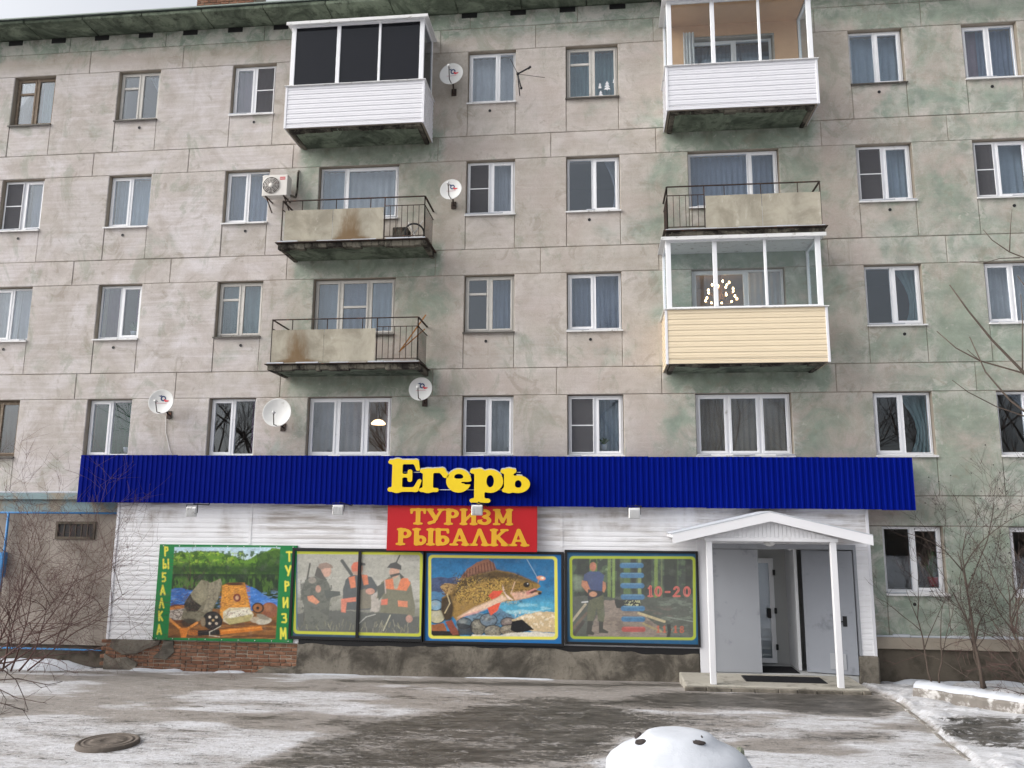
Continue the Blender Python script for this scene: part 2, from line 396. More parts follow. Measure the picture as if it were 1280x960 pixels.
# ---- eaves, roof, chimney
EV = .66
x = XL-.3; k = 0
while x < XR+.3:
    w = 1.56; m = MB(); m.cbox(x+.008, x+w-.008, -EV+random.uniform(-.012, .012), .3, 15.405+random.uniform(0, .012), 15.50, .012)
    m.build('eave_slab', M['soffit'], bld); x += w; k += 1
rf = MB(); rf.add([(XL-.35, -EV-.05, 15.515), (XR+.4, -EV-.05, 15.515), (XR+.4, 6, 17.3), (XL-.35, 6, 17.3), (XL-.35, 12.9, 15.515), (XR+.4, 12.9, 15.515),
                   (XL-.35, -EV-.05, 15.545), (XR+.4, -EV-.05, 15.545), (XR+.4, 6, 17.33), (XL-.35, 6, 17.33), (XL-.35, 12.9, 15.545), (XR+.4, 12.9, 15.545)],
                  [(0,1,2,3),(3,2,5,4),(6,9,8,7),(9,10,11,8),(0,6,7,1),(4,5,11,10),(0,3,9,6),(3,4,10,9),(1,7,8,2),(2,8,11,5)])
M['roofing'] = plain('grey_green_roofing', '7f8b84', .6, var=.2, sc=3)
roof = rf.build('roof', M['roofing'], bld)
i = 0; x = -17.3
while x < XR-.3:
    m = MB(); m.cbox(x-.19, x+.19, -.022, .02, 15.26, 15.385, .006); m.build('vent_opening', M['black'], bld); x += 1.19
# brick chimney showing over the eave
M['brick'] = None
t = NT('red_brick'); a = t.noise(9, 5, .65); b = t.rnd()
c = t.mix(b, lin('74503f'), lin('97705a')); c = t.mix(t.ramp(a, .42, .7, 0, .8), c, lin('5c4a3f')); c = t.mix(t.ramp(t.noise(3, 5, .6), .55, .75, 0, .5), c, lin('8d8578'))
M['brick'] = t.bsdf(c, .9, normal=t.bump(t.noise(30, 4, .7), .5, .01), spec=.2)
M['palebrick'] = plain('pale_brick', 'b0a298', .9, var=.15, bump=.3)
M['mortar'] = plain('brick_mortar', '8f877b', .95, var=.2, sc=20, bump=.4)
(cx0, _), (cx1, _) = W(246, 4, 3.4), W(318, 4, 3.4)
ch = MB(); ch.box(cx0+.01, cx1-.01, 3.41, 4.19, 16.1, 19.6); chim = ch.build('chimney', M['mortar'], bld)
zA = W(280, 12, 3.4)[1]; bm_ = None; r_ = 0; z_ = zA-.3
while z_ < 19.5:
    x_ = cx0-(.13 if r_ % 2 else 0)
    while x_ < cx1-.02:
        a_, b_ = max(x_, cx0), min(x_+.25, cx1)
        if b_-a_ > .05: q = MB(); q.cbox(a_+.005, b_-.005, 3.385+random.uniform(0, .012), 3.5, z_+.005, z_+.073, .006); q.build('brick', M['brick'] if random.random() < .5 or r_ > 3 else M['palebrick'], chim)
        x_ += .26
    z_ += .08; r_ += 1
    if z_ > W(280, -40, 3.4)[1]: break

# ---- windows
def pane_obj(x0, x1, z0, z1, y, parent, mat=None, th=.014):
    m = MB(); m.box(x0, x1, y, y+th, z0, z1); return m.build('pane', mat or M['glass'], parent)
def curtain_obj(x0, x1, z0, z1, y, col, parent, swag=0, waves=9, amp=.022, name='curtain'):
    nx = max(8, int((x1-x0)*waves*6)); nz = 7; vv = []; ff = []; ph = random.uniform(0, 6)
    for j in range(nz+1):
        tz = j/nz
        for i in range(nx+1):
            tx = i/nx; xx = x0+(x1-x0)*tx
            if swag: # gathered towards one side lower down
                k = 1-.65*math.sin(math.pi*min(1, (1-tz)*.9))*abs(swag)
                xx = (x0+(xx-x0)*k) if swag < 0 else (x1-(x1-xx)*k)
            yy = y+amp*math.sin(tx*(x1-x0)*waves*6.28+ph+.6*math.sin(tx*9+ph))*(1.2-.4*tz)+.01*math.sin(tx*23+tz*4)
            vv.append((xx, yy, z0+(z1-z0)*tz))
    for j in range(nz):
        for i in range(nx): q = j*(nx+1)+i; ff.append((q, q+1, q+nx+2, q+nx+1))
    m = MB(); m.add(vv, ff, 0, True); return m.build(name, FAB[col], parent)
def room_obj(x0, x1, z0, z1, y0, y1, parent, warm=False):
    m = MB(); v = [(x, y, z) for x in (x0, x1) for y in (y0, y1) for z in (z0, z1)]
    m.add(v, [(0,1,3,2),(4,6,7,5),(2,3,7,6),(0,2,6,4),(1,5,7,3)])
    o = m.build('room', M['room_warm' if warm else 'room'], parent); return o
WY = .12
def window(x0, x1, z0, z1, sashes=(.5,), style='pvc', screen=None, bars=(), vent=None, cur=(), sill='white', parent=bld, y=WY, warm=False, doors=(), room=True, name='window', dbot=None):
    """sashes: split fractions; screen / bars: sash indexes; vent: index of a sash with a small top light; doors: sashes that go down to dbot"""
    mt = {'pvc': M['pvc'], 'wood': M['oldwood'], 'brown': M['brownwood']}[style]
    g = .012; X0, X1, Z0, Z1 = x0+g, x1-g, z0+.02, z1-g; ft = .05
    cuts = [0]+list(sashes)+[1]; m = MB(); n = len(cuts)-1
    zb = [dbot if (i in doors) else Z0 for i in range(n)]
    xs = [X0+(X1-X0)*c for c in cuts]
    for i in range(n):
        a = xs[i]; b = xs[i+1]
        m.ring(a if i == 0 else a-ft*.28, b if i == n-1 else b+ft*.28, zb[i], Z1, ft if n == 1 else ft*.9, y+.0015*i, y+.075)
    win = m.build(name, mt, parent)
    sm = MB(); subs = []
    for i in range(n):
        a = xs[i]+(ft*.9 if i == 0 else ft*.62); b = xs[i+1]-(ft*.9 if i == n-1 else ft*.62); c = zb[i]+ft*.9; d = Z1-ft*.9; st = .052 if style == 'pvc' else .045
        fixed = style == 'pvc' and n == 2 and i not in bars and screen is None and (int(x0*10)+int(z0)) % 2 == i
        if fixed: st = .012
        s1 = MB(); s1.ring(a-.006, b+.006, c-.006, d+.006, st, y-.014, y+.04)
        if i in doors: s1.cbox(a+.03, b-.03, y-.008, y+.03, c+.03, c+.75, .006)
        so = s1.build('sash', mt, win)
        lo = c+.78 if i in doors else c+st
        if i == vent:
            zv = d-(d-c)*.3; s2 = MB(); s2.cbox(a+st, b-st, y-.012, y+.04, zv-.028, zv+.028, .005); s2.build('transom', mt, win)
            pane_obj(a+st-.006, b-st+.006, zv+.02, d-st+.006, y+.012, win)
            pane_obj(a+st-.006, b-st+.006, lo-.006, zv-.02, y+.0125, win)
        else:
            pane_obj(a+st-.006, b-st+.006, lo-.006, d-st+.006, y+.012, win)
        if i == screen:
            s3 = MB(); s3.ring(a+.004, b-.004, c+.004, d-.004, .022, y-.034, y-.018)
            if i in bars: s3.box(a+.026, b-.026, y-.031, y-.021, (c+d)/2-.011, (c+d)/2+.011)
            s3.build('screen_frame', mt, win)
            s4 = MB(); s4.box(a+.02, b-.02, y-.0265, y-.0255, c+.02, d-.02); s4.build('mosquito_screen', M['screen'], win)
    if sill:
        s = MB(); sx1 = x1
        if doors: 
            ok = [i for i in range(n) if i not in doors]; sx0, sx1 = xs[ok[0]], xs[ok[-1]+1]
        else: sx0 = x0
        s.add([(sx0-.02, y+.01, z0+.03), (sx1+.02, y+.01, z0+.03), (sx1+.02, -.06, z0-.005), (sx0-.02, -.06, z0-.005),
               (sx0-.02, y+.01, z0+.015), (sx1+.02, y+.01, z0+.015), (sx1+.02, -.06, z0-.04), (sx0-.02, -.06, z0-.04)],
              [(0,1,2,3),(7,6,5,4),(0,4,5,1),(3,2,6,7),(0,3,7,4),(1,5,6,2)])
        so = s.build('sill', M['sill_'+sill], win)
        if sill == 'white':
            sn = MB(); q = sx0
            while q < sx1-.05:
                w = random.uniform(.12, .5); e = min(q+w, sx1); 
                if random.random() < .33: sn = MB(); sn.cbox(q, e, -.05, .05, z0+.004, z0+.004+random.uniform(.018, .03), .006); sn.build('snow_patch', M['snow'], win)
                q = e
    for cu in cur:
        a, b, col = cu[:3]; sw = cu[3] if len(cu) > 3 else 0
        curtain_obj(x0+(x1-x0)*a-.02, x0+(x1-x0)*b+.02, (cu[4] if len(cu) > 4 else z0-.1), z1+.03, y+.24+random.uniform(0, .05), col, win, sw, waves=random.choice((6, 8, 10)))
    if room: room_obj(x0-.33, x1+.33, (dbot if doors else z0-.75), z1+.28, .425, 2.6, win, warm)
    WR = win; return win
FILL = {}
def win_at(ci, n, **k):
    a, b = C[ci]; return window(a, b, Lz(n)-SILL, Lz(n), **k)
# storey 5
win_at(0, 5, style='brown', vent=0, cur=[(0, .5, 'tan', -1), (.5, 1, 'teal')], sill='dark')
win_at(1, 5, style='wood', vent=0, cur=[(.55, 1, 'white', 1)], sill='dark')
win_at(2, 5, screen=1, bars=(1,), cur=[(0, .5, 'pink'), (.5, 1, 'grey')])
win_at(4, 5, sashes=(.64,), cur=[(0, 1, 'white')])
wtree = win_at(5, 5, style='wood', vent=0, cur=[(0, 1, 'teal')], sill='dark')
win_at(7, 5, cur=[(0, 1, 'blue')], sill='dark')
win_at(8, 5, cur=[(0, .45, 'pink'), (.4, 1, 'slate')])
# storey 4
win_at(0, 4, screen=0, bars=(0,), cur=[(.5, 1, 'slate')])
win_at(1, 4, cur=[(0, 1, 'blue')])
win_at(2, 4, cur=[(0, 1, 'slate')])
win_at(4, 4, screen=0, bars=(0,), cur=[(.45, 1, 'grey')])
win_at(5, 4, cur=[(.72, 1, 'grey', 1)])
win_at(7, 4, screen=0, bars=(0,), cur=[(.5, 1, 'blue')])
win_at(8, 4, screen=0, bars=(0,), cur=[(.45, 1, 'blue')], sashes=(.42,))
# storey 3
win_at(0, 3, cur=[(0, .5, 'white'), (.5, 1, 'grey')])
win_at(1, 3, cur=[(0, .3, 'purple'), (.72, 1, 'purple')])
win_at(2, 3, style='wood', vent=0, cur=[(0, 1, 'teal')], sill='dark')
win_at(4, 3, style='wood', vent=0, cur=[(.5, 1, 'slate')], sill='dark')
win_at(5, 3, cur=[(0, 1, 'slate')])
win_at(7, 3, cur=[(.6, 1, 'teal', 1)])
win_at(8, 3, cur=[(0, 1, 'white')])
# storey 2
win_at(0, 2, style='brown', cur=[(0, 1, 'brown')], sill='dark')
win_at(1, 2, cur=[(0, .9, 'green')])
win_at(2, 2, cur=[(.8, 1, 'purple')])
wl2 = win_at(3, 2, sashes=(.34, .68), cur=[(0, .68, 'grey'), (.9, 1, 'pink')], warm=True)
win_at(4, 2, screen=0, bars=(0,), cur=[(.5, 1, 'white')])
win_at(5, 2, screen=0, bars=(0,), cur=[(.5, 1, 'blue')])
win_at(6, 2, sashes=(.34, .68), cur=[(0, 1, 'tan')])
win_at(7, 2, cur=[(.5, 1, 'teal', 1)])
win_at(8, 2, cur=[(.3, 1, 'slate', 1)])
# ground storey to the right of the shop
win_at(7, 1, cur=[]); win_at(8, 1, cur=[(.8, 1, 'grey')])
# balcony door-and-window units
def unit(sd, n, cuts, door, **k):
    a, b = C[3] if sd == 'L' else C[6]
    return window(a, b, Lz(n)-SILL, Lz(n), sashes=cuts, doors=(door,), dbot=Bz(n)+.06, **k)
fr = lambda v, sd: (v-C[3][0])/1.95 if sd == 'L' else (v-C[6][0])/2.01
unit('L', 5, (fr(-5.95, 'L'),), 0, cur=[(0, 1, 'grey')])
unit('L', 4, (fr(-5.97, 'L'),), 0, cur=[(0, .32, 'blue'), (.33, 1, 'white')])
unit('L', 3, (fr(-5.98, 'L'), fr(-5.28, 'L')), 1, style='wood', vent=1, cur=[(0, .3, 'blue'), (.32, .66, 'slate'), (.68, 1, 'blue')], sill='dark')
unit('R', 5, (fr(3.25, 'R'),), 1, cur=[(0, .9, 'grey')])
unit('R', 4, (fr(3.45, 'R'),), 1, cur=[(0, 1, 'slate')])
wr3 = unit('R', 3, (fr(3.3, 'R'),), 1, cur=[(.6, 1, 'white')], warm=True)
# paper fir trees on the pane of one top-storey window
def fir(x, z, h):
    m = MB(); y = WY-.004
    for k in range(3):
        w = h*(.34-.075*k); zz = z+h*(.1+.27*k)
        m.add([(x-w, y, zz), (x+w, y, zz), (x, y, zz+h*.36), (x-w, y+.002, zz), (x+w, y+.002, zz), (x, y+.002, zz+h*.36)], [(0,1,2),(5,4,3),(0,3,4,1),(1,4,5,2),(2,5,3,0)])
    m.box(x-h*.05, x+h*.05, y, y+.002, z, z+h*.1)
    m.build('paper_fir', M['pvc'], wtree)
for (u, v, hh) in ((750, 111, .15), (759, 113, .24), (768, 104, .14), (751, 123, .2)):
    fx, fz = W(u, v, WY); fir(fx, fz, hh)

# ---- balconies (parts of the building)
def slab(bal, x0, x1, zt, d=.97, th=.14):
    m = MB(); n = 26; vv = []
    m.box(x0+.02, x1-.02, -d+.03, .028, zt-th+.02, zt-.022, 1)
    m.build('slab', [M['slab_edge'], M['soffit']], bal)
    e = MB()       # crumbling lower edge in short lengths
    q = x0
    while q < x1-.02:
        w = random.uniform(.1, .28); r = min(q+w, x1)
        e.cbox(q, r, -d, -d+.14, zt-th-random.uniform(-.02, .03), zt-.024, .012); q = r
    for xe in (x0, x1-.1): 
        e.cbox(xe, xe+.1, -d+.14, .02, zt-th-.005, zt-.024, .012)
    e.build('edge_beam', M['slab_edge'], bal)
    f = MB(); f.cbox(x0-.05, x1+.05, -d-.06, -.01, zt-.022, zt-.006, .004); f.build('drip_sheet', M['iron'], bal)
def siding(m, a, b, z0, z1, pitch, out, mi=0):
    """lapped boards between two points a,b (x,y), bulging towards out"""
    a = Vector((a[0], a[1], 0)); b = Vector((b[0], b[1], 0)); o = Vector((out[0], out[1], 0)); z = z0
    while z < z1-.01:
        e = min(z+pitch, z1); t = .016
        v = []
        for p in (a, b):
            v += [p+o*.002+Vector((0, 0, z)), p+o*t+Vector((0, 0, z+.004)), p+o*t*.95+Vector((0, 0, z+pitch*.42)), p+o*t*.55+Vector((0, 0, z+pitch*.46)), p+o*t*.9+Vector((0, 0, z+pitch*.5)), p+o*.004+Vector((0, 0, e))]
        v = [Vector((q.x, q.y, min(q.z, z1))) for q in v]
        m.add(v, [(i, i+1, i+7, i+6) for i in range(5)], mi); z = e
def open_balcony(x0, x1, zt, sheets, openx, label=None, d=.97, rail=1.0):
    """sheets: x ranges covered by cement sheets, openx: x range with bare balusters"""
    bal = empty('balcony', ((x0+x1)/2, -d/2, zt), bld)
    slab(bal, x0, x1, zt, d)
    m = MB(); yf = -d+.05; zr = zt+rail
    for p, q in (((x0+.05, yf, zr), (x1-.05, yf, zr)), ((x0+.05, yf, zr), (x0+.05, 0, zr)), ((x1-.05, yf, zr), (x1-.05, 0, zr))): m.bar(p, q, .04, .018)
    m.build('handrail', M['iron'], bal)
    for x in (x0+.05, x1-.05, openx[0], openx[1]):
        m = MB(); m.box(x-.011, x+.011, yf-.012, yf+.01, zt, zr-.008); m.build('railing_post', M['iron'], bal)
    for x in np.linspace(x0+.5, x1-.5, 4):
        if sheets[0][0] < x < sheets[-1][1]:
            m = MB(); m.box(x-.008, x+.008, yf+.012, yf+.03, zt+.05, zr-.01); m.build('railing_post', M['iron'], bal)
    zb, zc = zt+.09, zt+.8
    m = MB(); m.box(openx[0], openx[1], yf-.008, yf+.008, zb-.01, zb+.008); m.box(openx[0], openx[1], yf-.008, yf+.008, zc-.008, zc+.008)
    for xe in (x0+.05, x1-.05):
        for z in (zb, zc): m.box(xe-.008, xe+.008, yf, -.002, z-.008, z+.008)
    m.build('railing_bar', M['iron'], bal)
    nb = max(3, int((openx[1]-openx[0])/.115))
    for k in range(1, nb):
        x = openx[0]+(openx[1]-openx[0])*k/nb; m = MB(); m.box(x-.006, x+.006, yf-.006, yf+.006, zb, zc); m.build('baluster', M['iron'], bal)
    xe = openx[1] if abs(openx[1]-x1) < .3 else x0+.05
    for k in range(1, 8):
        y = yf+(0-yf)*k/8; m = MB(); m.box(xe-.006, xe+.006, y-.006, y+.006, zb, zc); m.build('baluster', M['iron'], bal)
    for i, (a, b) in enumerate(sheets):
        m = MB(); nx, nz = 12, 8; y = yf-.03-.004*(i % 2); vv = []; z0, z1 = zt+.03, zt+.76
        for dy in (0, .012):
            for j in range(nz+1):
                for k in range(nx+1):
                    vv.append((a+.005+(b-a-.01)*k/nx, y+dy+.006*math.sin(k*.7+i), z0+(z1-z0)*j/nz))
        N = (nx+1)*(nz+1); ff = []
        for j in range(nz):
            for k in range(nx):
                q = j*(nx+1)+k; ff += [(q, q+1, q+nx+2, q+nx+1), (N+q, N+q+nx+1, N+q+nx+2, N+q+1)]
        for k in range(nx): ff += [(k, N+k, N+k+1, k+1), (nz*(nx+1)+k, nz*(nx+1)+k+1, N+nz*(nx+1)+k+1, N+nz*(nx+1)+k)]
        for j in range(nz): ff += [(j*(nx+1), (j+1)*(nx+1), N+(j+1)*(nx+1), N+j*(nx+1)), (j*(nx+1)+nx, N+j*(nx+1)+nx, N+(j+1)*(nx+1)+nx, (j+1)*(nx+1)+nx)]
        m.add(vv, ff); va = np.array(vv)
        cx = a+(b-a)*(.5 if i == 0 else .35); st = .95*np.exp(-((va[:, 0]-cx)/.36)**2)*(.62+.38*sstep(z1, z0, va[:, 2])) if label[i] else 0*va[:, 0]
        st = st + .5*sstep(z0+.1, z0, va[:, 2])
        m.build('cement_sheet', M['cement_sheet'], bal, {'stain': st})
    sn = MB(); q = x0
    while q < x1:
        w = random.uniform(.15, .6)
        if random.random() < .75: sn = MB(); sn.cbox(q, min(q+w, x1)-.004, -d-.045, -d+.02, zt-.006, zt+random.uniform(.012, .03), .005); sn.build('snow_patch', M['snow'], bal)
        q += w
    return bal
xw = lambda u, v: W(u, v, -.97)[0]
b4 = open_balcony(-7.12, -3.74, Bz(4)-.05, [(xw(355, 282), xw(415, 282)), (xw(415, 282), xw(479, 282))], (xw(480, 270), -3.79), (0, 1))
b3 = open_balcony(-7.2, -3.82, Bz(3)-.02, [(xw(339, 430), xw(404, 430)), (xw(404, 430), xw(469, 430))], (xw(470, 430), -3.87), (1, 0))
r4 = open_balcony(1.46, 4.74, Bz(4)-.05, [(xw(882, 262), xw(953, 262)), (xw(953, 262), xw(1027, 260))], (1.51, xw(881, 262)), (0, 0))
def closed_balcony(x0, x1, zt, zap, ztop, sid, gl, cuts, d=.97, apo=.03, lining=None):
    """boarded apron up to zap, glazing to ztop"""
    bal = empty('balcony', ((x0+x1)/2, -d/2, zt), bld)
    slab(bal, x0+.04, x1-.04, zt, d-.02)
    z0 = zt-.1; a0, a1 = x0-apo, x1+apo; yf = -d-apo
    m = MB(); siding(m, (a0, yf), (a1, yf), z0, zap, .118, (0, -1)); siding(m, (a0, yf), (a0, 0), z0, zap, .118, (-1, 0)); siding(m, (a1, yf), (a1, 0), z0, zap, .118, (1, 0))
    o = m.build('siding', M[sid], bal); 
    m = MB(); m.box(a0+.01, a1-.01, yf+.012, yf+.05, z0, zap-.002); m.box(a0+.012, a0+.05, yf+.05, -.002, z0, zap-.002); m.box(a1-.05, a1-.012, yf+.05, -.002, z0, zap-.002); m.build('apron_lining', M['room'], bal)
    for x in (a0, a1):
        m = MB(); m.cbox(x-.026, x+.026, yf-.024, yf+.026, z0-.006, zap, .004); m.build('corner_trim', M['siding_white'], bal)
    m = MB(); m.cbox(a0-.05, a1+.05, yf-.06, yf+.1, zap, zap+.018, .004); m.cbox(a0-.05, a0+.1, yf+.1, 0, zap, zap+.018, .004); m.cbox(a1-.1, a1+.05, yf+.1, 0, zap, zap+.018, .004)
    m.build('ledge', M['sill_white'], bal)
    zg = zap+.018; ft = .075; y = -d
    m = MB(); m.cbox(x0, x0+ft+.03, y, y+.06, zg, ztop, .005); m.cbox(x1-ft-.03, x1, y, y+.06, zg, ztop, .005)
    m.cbox(x0+ft+.03, x1-ft-.03, y+.002, y+.06, zg, zg+.05, .005); m.cbox(x0+ft+.03, x1-ft-.03, y+.002, y+.06, ztop-.06, ztop, .005)
    for xe in (x0, x1-.06):
        m.cbox(xe, xe+.06, y+.062, -.002, zg, zg+.05, .004); m.cbox(xe, xe+.06, y+.062, -.002, ztop-.06, ztop, .004); m.cbox(xe+.001, xe+.059, -.06, -.003, zg+.05, ztop-.06, .004)
    m.build('glazing_frame', M['pvc'], bal)
    xs = [x0+ft+.03]+[x0+(x1-x0)*c for c in cuts]+[x1-ft-.03]
    for i, c in enumerate(cuts):
        x = x0+(x1-x0)*c; w = .045 if i % 2 == 0 else .028
        m = MB(); m.cbox(x-w, x+w, y-.004, y+.05, zg+.05, ztop-.06, .005); m.build('mullion', M['pvc'], bal)
    for i in range(len(xs)-1):
        m = MB(); a = xs[i]; b = xs[i+1]; m.box(a-.002, b+.002, y+.02+.004*i, y+.028+.004*i, zg+.046, ztop-.056); m.build('pane', gl, bal)
    for xe in (x0+.025, x1-.033):
        m = MB(); m.box(xe, xe+.008, y+.06, -.06, zg+.046, ztop-.056); m.build('pane', gl, bal)
    m = MB(); m.cbox(x0-.1, x1+.1, y-.12, .0, ztop, ztop+.02, .004); m.cbox(x0-.1, x1+.1, y-.125, y-.1, ztop-.05, ztop+.03, .005)
    m.build('canopy', M['sill_white'], bal)
    if lining:
        m = MB(); m.box(x0+.07, C[6][0]-.03, -.045, -.02, zt, ztop-.002); m.box(C[6][1]+.03, x1-.07, -.045, -.02, zt, ztop-.002); m.box(C[6][0]-.03, C[6][1]+.03, -.045, -.02, Lz(5)+.03, ztop-.002)
        m.box(x0+.07, x1-.07, y+.07, -.045, ztop-.03, ztop-.004)
        m.build('lining', M['peach'], bal)
    return bal
M['peach'] = plain('peach_boards', 'cba481', .5, var=.1, sc=4)
zz = lambda u, v: W(u, v, -.97)[1]
l5 = closed_balcony(-7.07, -3.9, Bz(5)-.02, zz(440, 106), zz(440, 28), 'siding_white', M['glass_dark'], (.36, .67))
r5 = closed_balcony(1.6, 4.72, Bz(5)-.02, zz(930, 80), zz(930, -4), 'siding_white', M['glass_clear'], (.32, .64), lining=True)
r3 = closed_balcony(1.45, 4.62, Bz(3)-.05, zz(930, 386), zz(930, 297), 'siding_cream', M['glass_clear'], (.32, .645))
curtain_obj(xw(860, 60), xw(872, 60)+.05, Bz(5)+.3, Lz(5)+.1, -.12, 'white', r5, waves=14)
# snowy ledge and band on the right hand ground storey, plinth
m = MB(); m.cbox(5.44, XR, -.1, .03, .74, .965, .01); m.build('plinth_band', M['joint'], bld)
M['plinth'] = plain('dark_plinth', '5d564c', .95, var=.3, sc=2.5, bump=.6, bsc=18, dirt=('353129', 1.6, .45, .7))
m = MB(); m.box(5.44, XR, -.03, .42, -.05, .739); m.build('plinth', M['plinth'], bld)
m = MB(); q = 5.5
while q < XR:
    w = random.uniform(.3, .9); m.cbox(q, min(q+w, XR), -.095, -.008, .966, .966+random.uniform(.03, .06), .012); q += w
m.build('ledge_snow', M['snow'], bld)
# left ground storey: rough brown render, ledge, blue trim
t = NT('brown_render'); a = t.noise(1.1, 6, .65, dist=.5); b = t.noise(22, 4, .7); e = t.noise(4, 5, .6)
c = t.mix(t.ramp(a, .35, .65), lin('9b938b'), lin('837b73')); c = t.mix(t.ramp(e, .55, .75, 0, .5), c, lin('9b938a'))
M['render'] = t.bsdf(c, .95, normal=t.bump(t.math('ADD', b, e), .7, .02), spec=.2)
m = MB(); m.box(XL, -10.9, -.1, .028, .42, 3.3); m.build('rendered_wall', M['render'], bld)
M['bluegreen'] = plain('faded_blue_green_paint', '7f9397', .85, var=.15, sc=3, bump=.3, dirt=('8f897c', 2.2, .48, .62))
m = MB(); m.box(XL, -10.9, -.07, .028, 3.301, 3.62); m.cbox(XL, -10.9, -.16, .028, 3.62, 3.765, .01); m.build('ground_storey_cornice', M['bluegreen'], bld)
m = MB(); m.box(XL, -10.9, -.02, .3, -.05, .419); m.build('base_recess', M['plinth'], bld)
m = MB(); q = XL
while q < -11.4:
    w = random.uniform(.4, 1.1); m.cbox(q, min(q+w, -11.4), -.155, -.01, 3.766, 3.766+random.uniform(.025, .05), .01); q += w
m.build('cornice_snow', M['snow'], bld)
M['bluepaint'] = plain('blue_paint', '3c7fb8', .5, var=.1, dirt=('6d7f8c', 8, .6, .75))
(gx0, gz1), (gx1, gz0) = W(74, 655, -.1), W(116, 671, -.1)
m = MB(); m.box(gx0, gx1, -.101, -.094, gz0, gz1); gv = m.build('cellar_vent', M['black'], bld)
m = MB(); m.ring(gx0-.06, gx1+.06, gz0-.06, gz1+.06, .06, -.13, -.1)
for k in range(1, 6): x = gx0+(gx1-gx0)*k/6; m.box(x-.008, x+.008, -.112, -.104, gz0, gz1)
m.build('grate', M['plinth'], gv)
# blue gas pipe on brackets
pipe = empty('gas_pipe', (-13.2, -.2, .4)); tag(pipe, 'thin blue gas pipe running along the brown rendered wall', 'pipe')
pz = W(60, 641, -.2)[1]; x2 = W(147, 645, -.2)[0]; xv = W(4, 700, -.2)[0]
m = MB(); m.tube([(-17, -.19, pz), (xv, -.19, pz), (x2, -.19, pz)], .022, 8); m.build('pipe_run', M['bluepaint'], pipe)
m = MB(); m.tube([(xv, -.19, pz), (xv, -.19, W(4, 740, -.2)[1])], .028, 8); m.cbox(xv-.07, xv+.05, -.27, -.12, W(4, 722, -.2)[1], W(4, 690, -.2)[1], .02); m.build('riser', M['bluepaint'], pipe)
for x in (-14.5, -13.1, -11.8):
    m = MB(); m.bar((x, -.19, pz), (x, -.1, pz-.05), .015); m.build('bracket', M['iron'], pipe)
bz_ = W(90, 812, -.13)[1]
m = MB(); m.cbox(-17, -11.0, -.135, -.101, bz_-.016, bz_+.016, .004); tag(m.build('blue_trim_strip', M['bluepaint'], None), 'narrow blue strip along the foot of the brown rendered wall', 'strip')
# ================================================================== LETTERS (outlines traced from stroke distance fields)
# strokes: (x0,y0,x1,y1,w0,w1) full widths; rings: (cx,cy,rx,ry,hx,hy) bowl with a counter; cuts: strokes taken away
def T(*a): return a
GL = {
'E': dict(w=.86, s=[(.24,.1,.24,.9,.27,.27),(.06,.07,.74,.07,.13,.13),(.06,.93,.72,.93,.13,.13),(.74,.92,.79,.7,.14,.1),(.74,.08,.84,.34,.15,.1),(.3,.5,.56,.5,.1,.1),(.58,.37,.58,.63,.12,.12)]),
'r': dict(w=.72, s=[(.22,.1,.22,.6,.27,.27),(.05,.06,.45,.06,.12,.12),(.06,.66,.6,.68,.12,.15),(.6,.66,.69,.52,.15,.16)]),
'e': dict(w=.7, b=[(.36,.35,.36,.37,.13,.1,.0,.12)], c=[(.46,.3,.9,.3,.06,.08)], s=[(.12,.37,.62,.37,.09,.09)], c2=[(.55,.27,.85,.26,.06,.07)]),
'p': dict(w=.82, b=[(.52,.34,.33,.36,.1,.2,0,0)], s=[(.24,-.22,.24,.6,.26,.26),(.06,-.27,.46,-.27,.13,.13),(.06,.65,.26,.65,.13,.13)]),
'b': dict(w=.78, b=[(.5,.25,.33,.27,.1,.13,0,0)], s=[(.23,.1,.23,.62,.26,.26),(.06,.65,.38,.66,.13,.13),(.1,.06,.5,.06,.12,.12)]),
}
def serif(s, pts, w=.1, l=.13): return s+[(x-l, y, x+l, y, w, w) for x, y in pts]
k = .2; n_ = .12
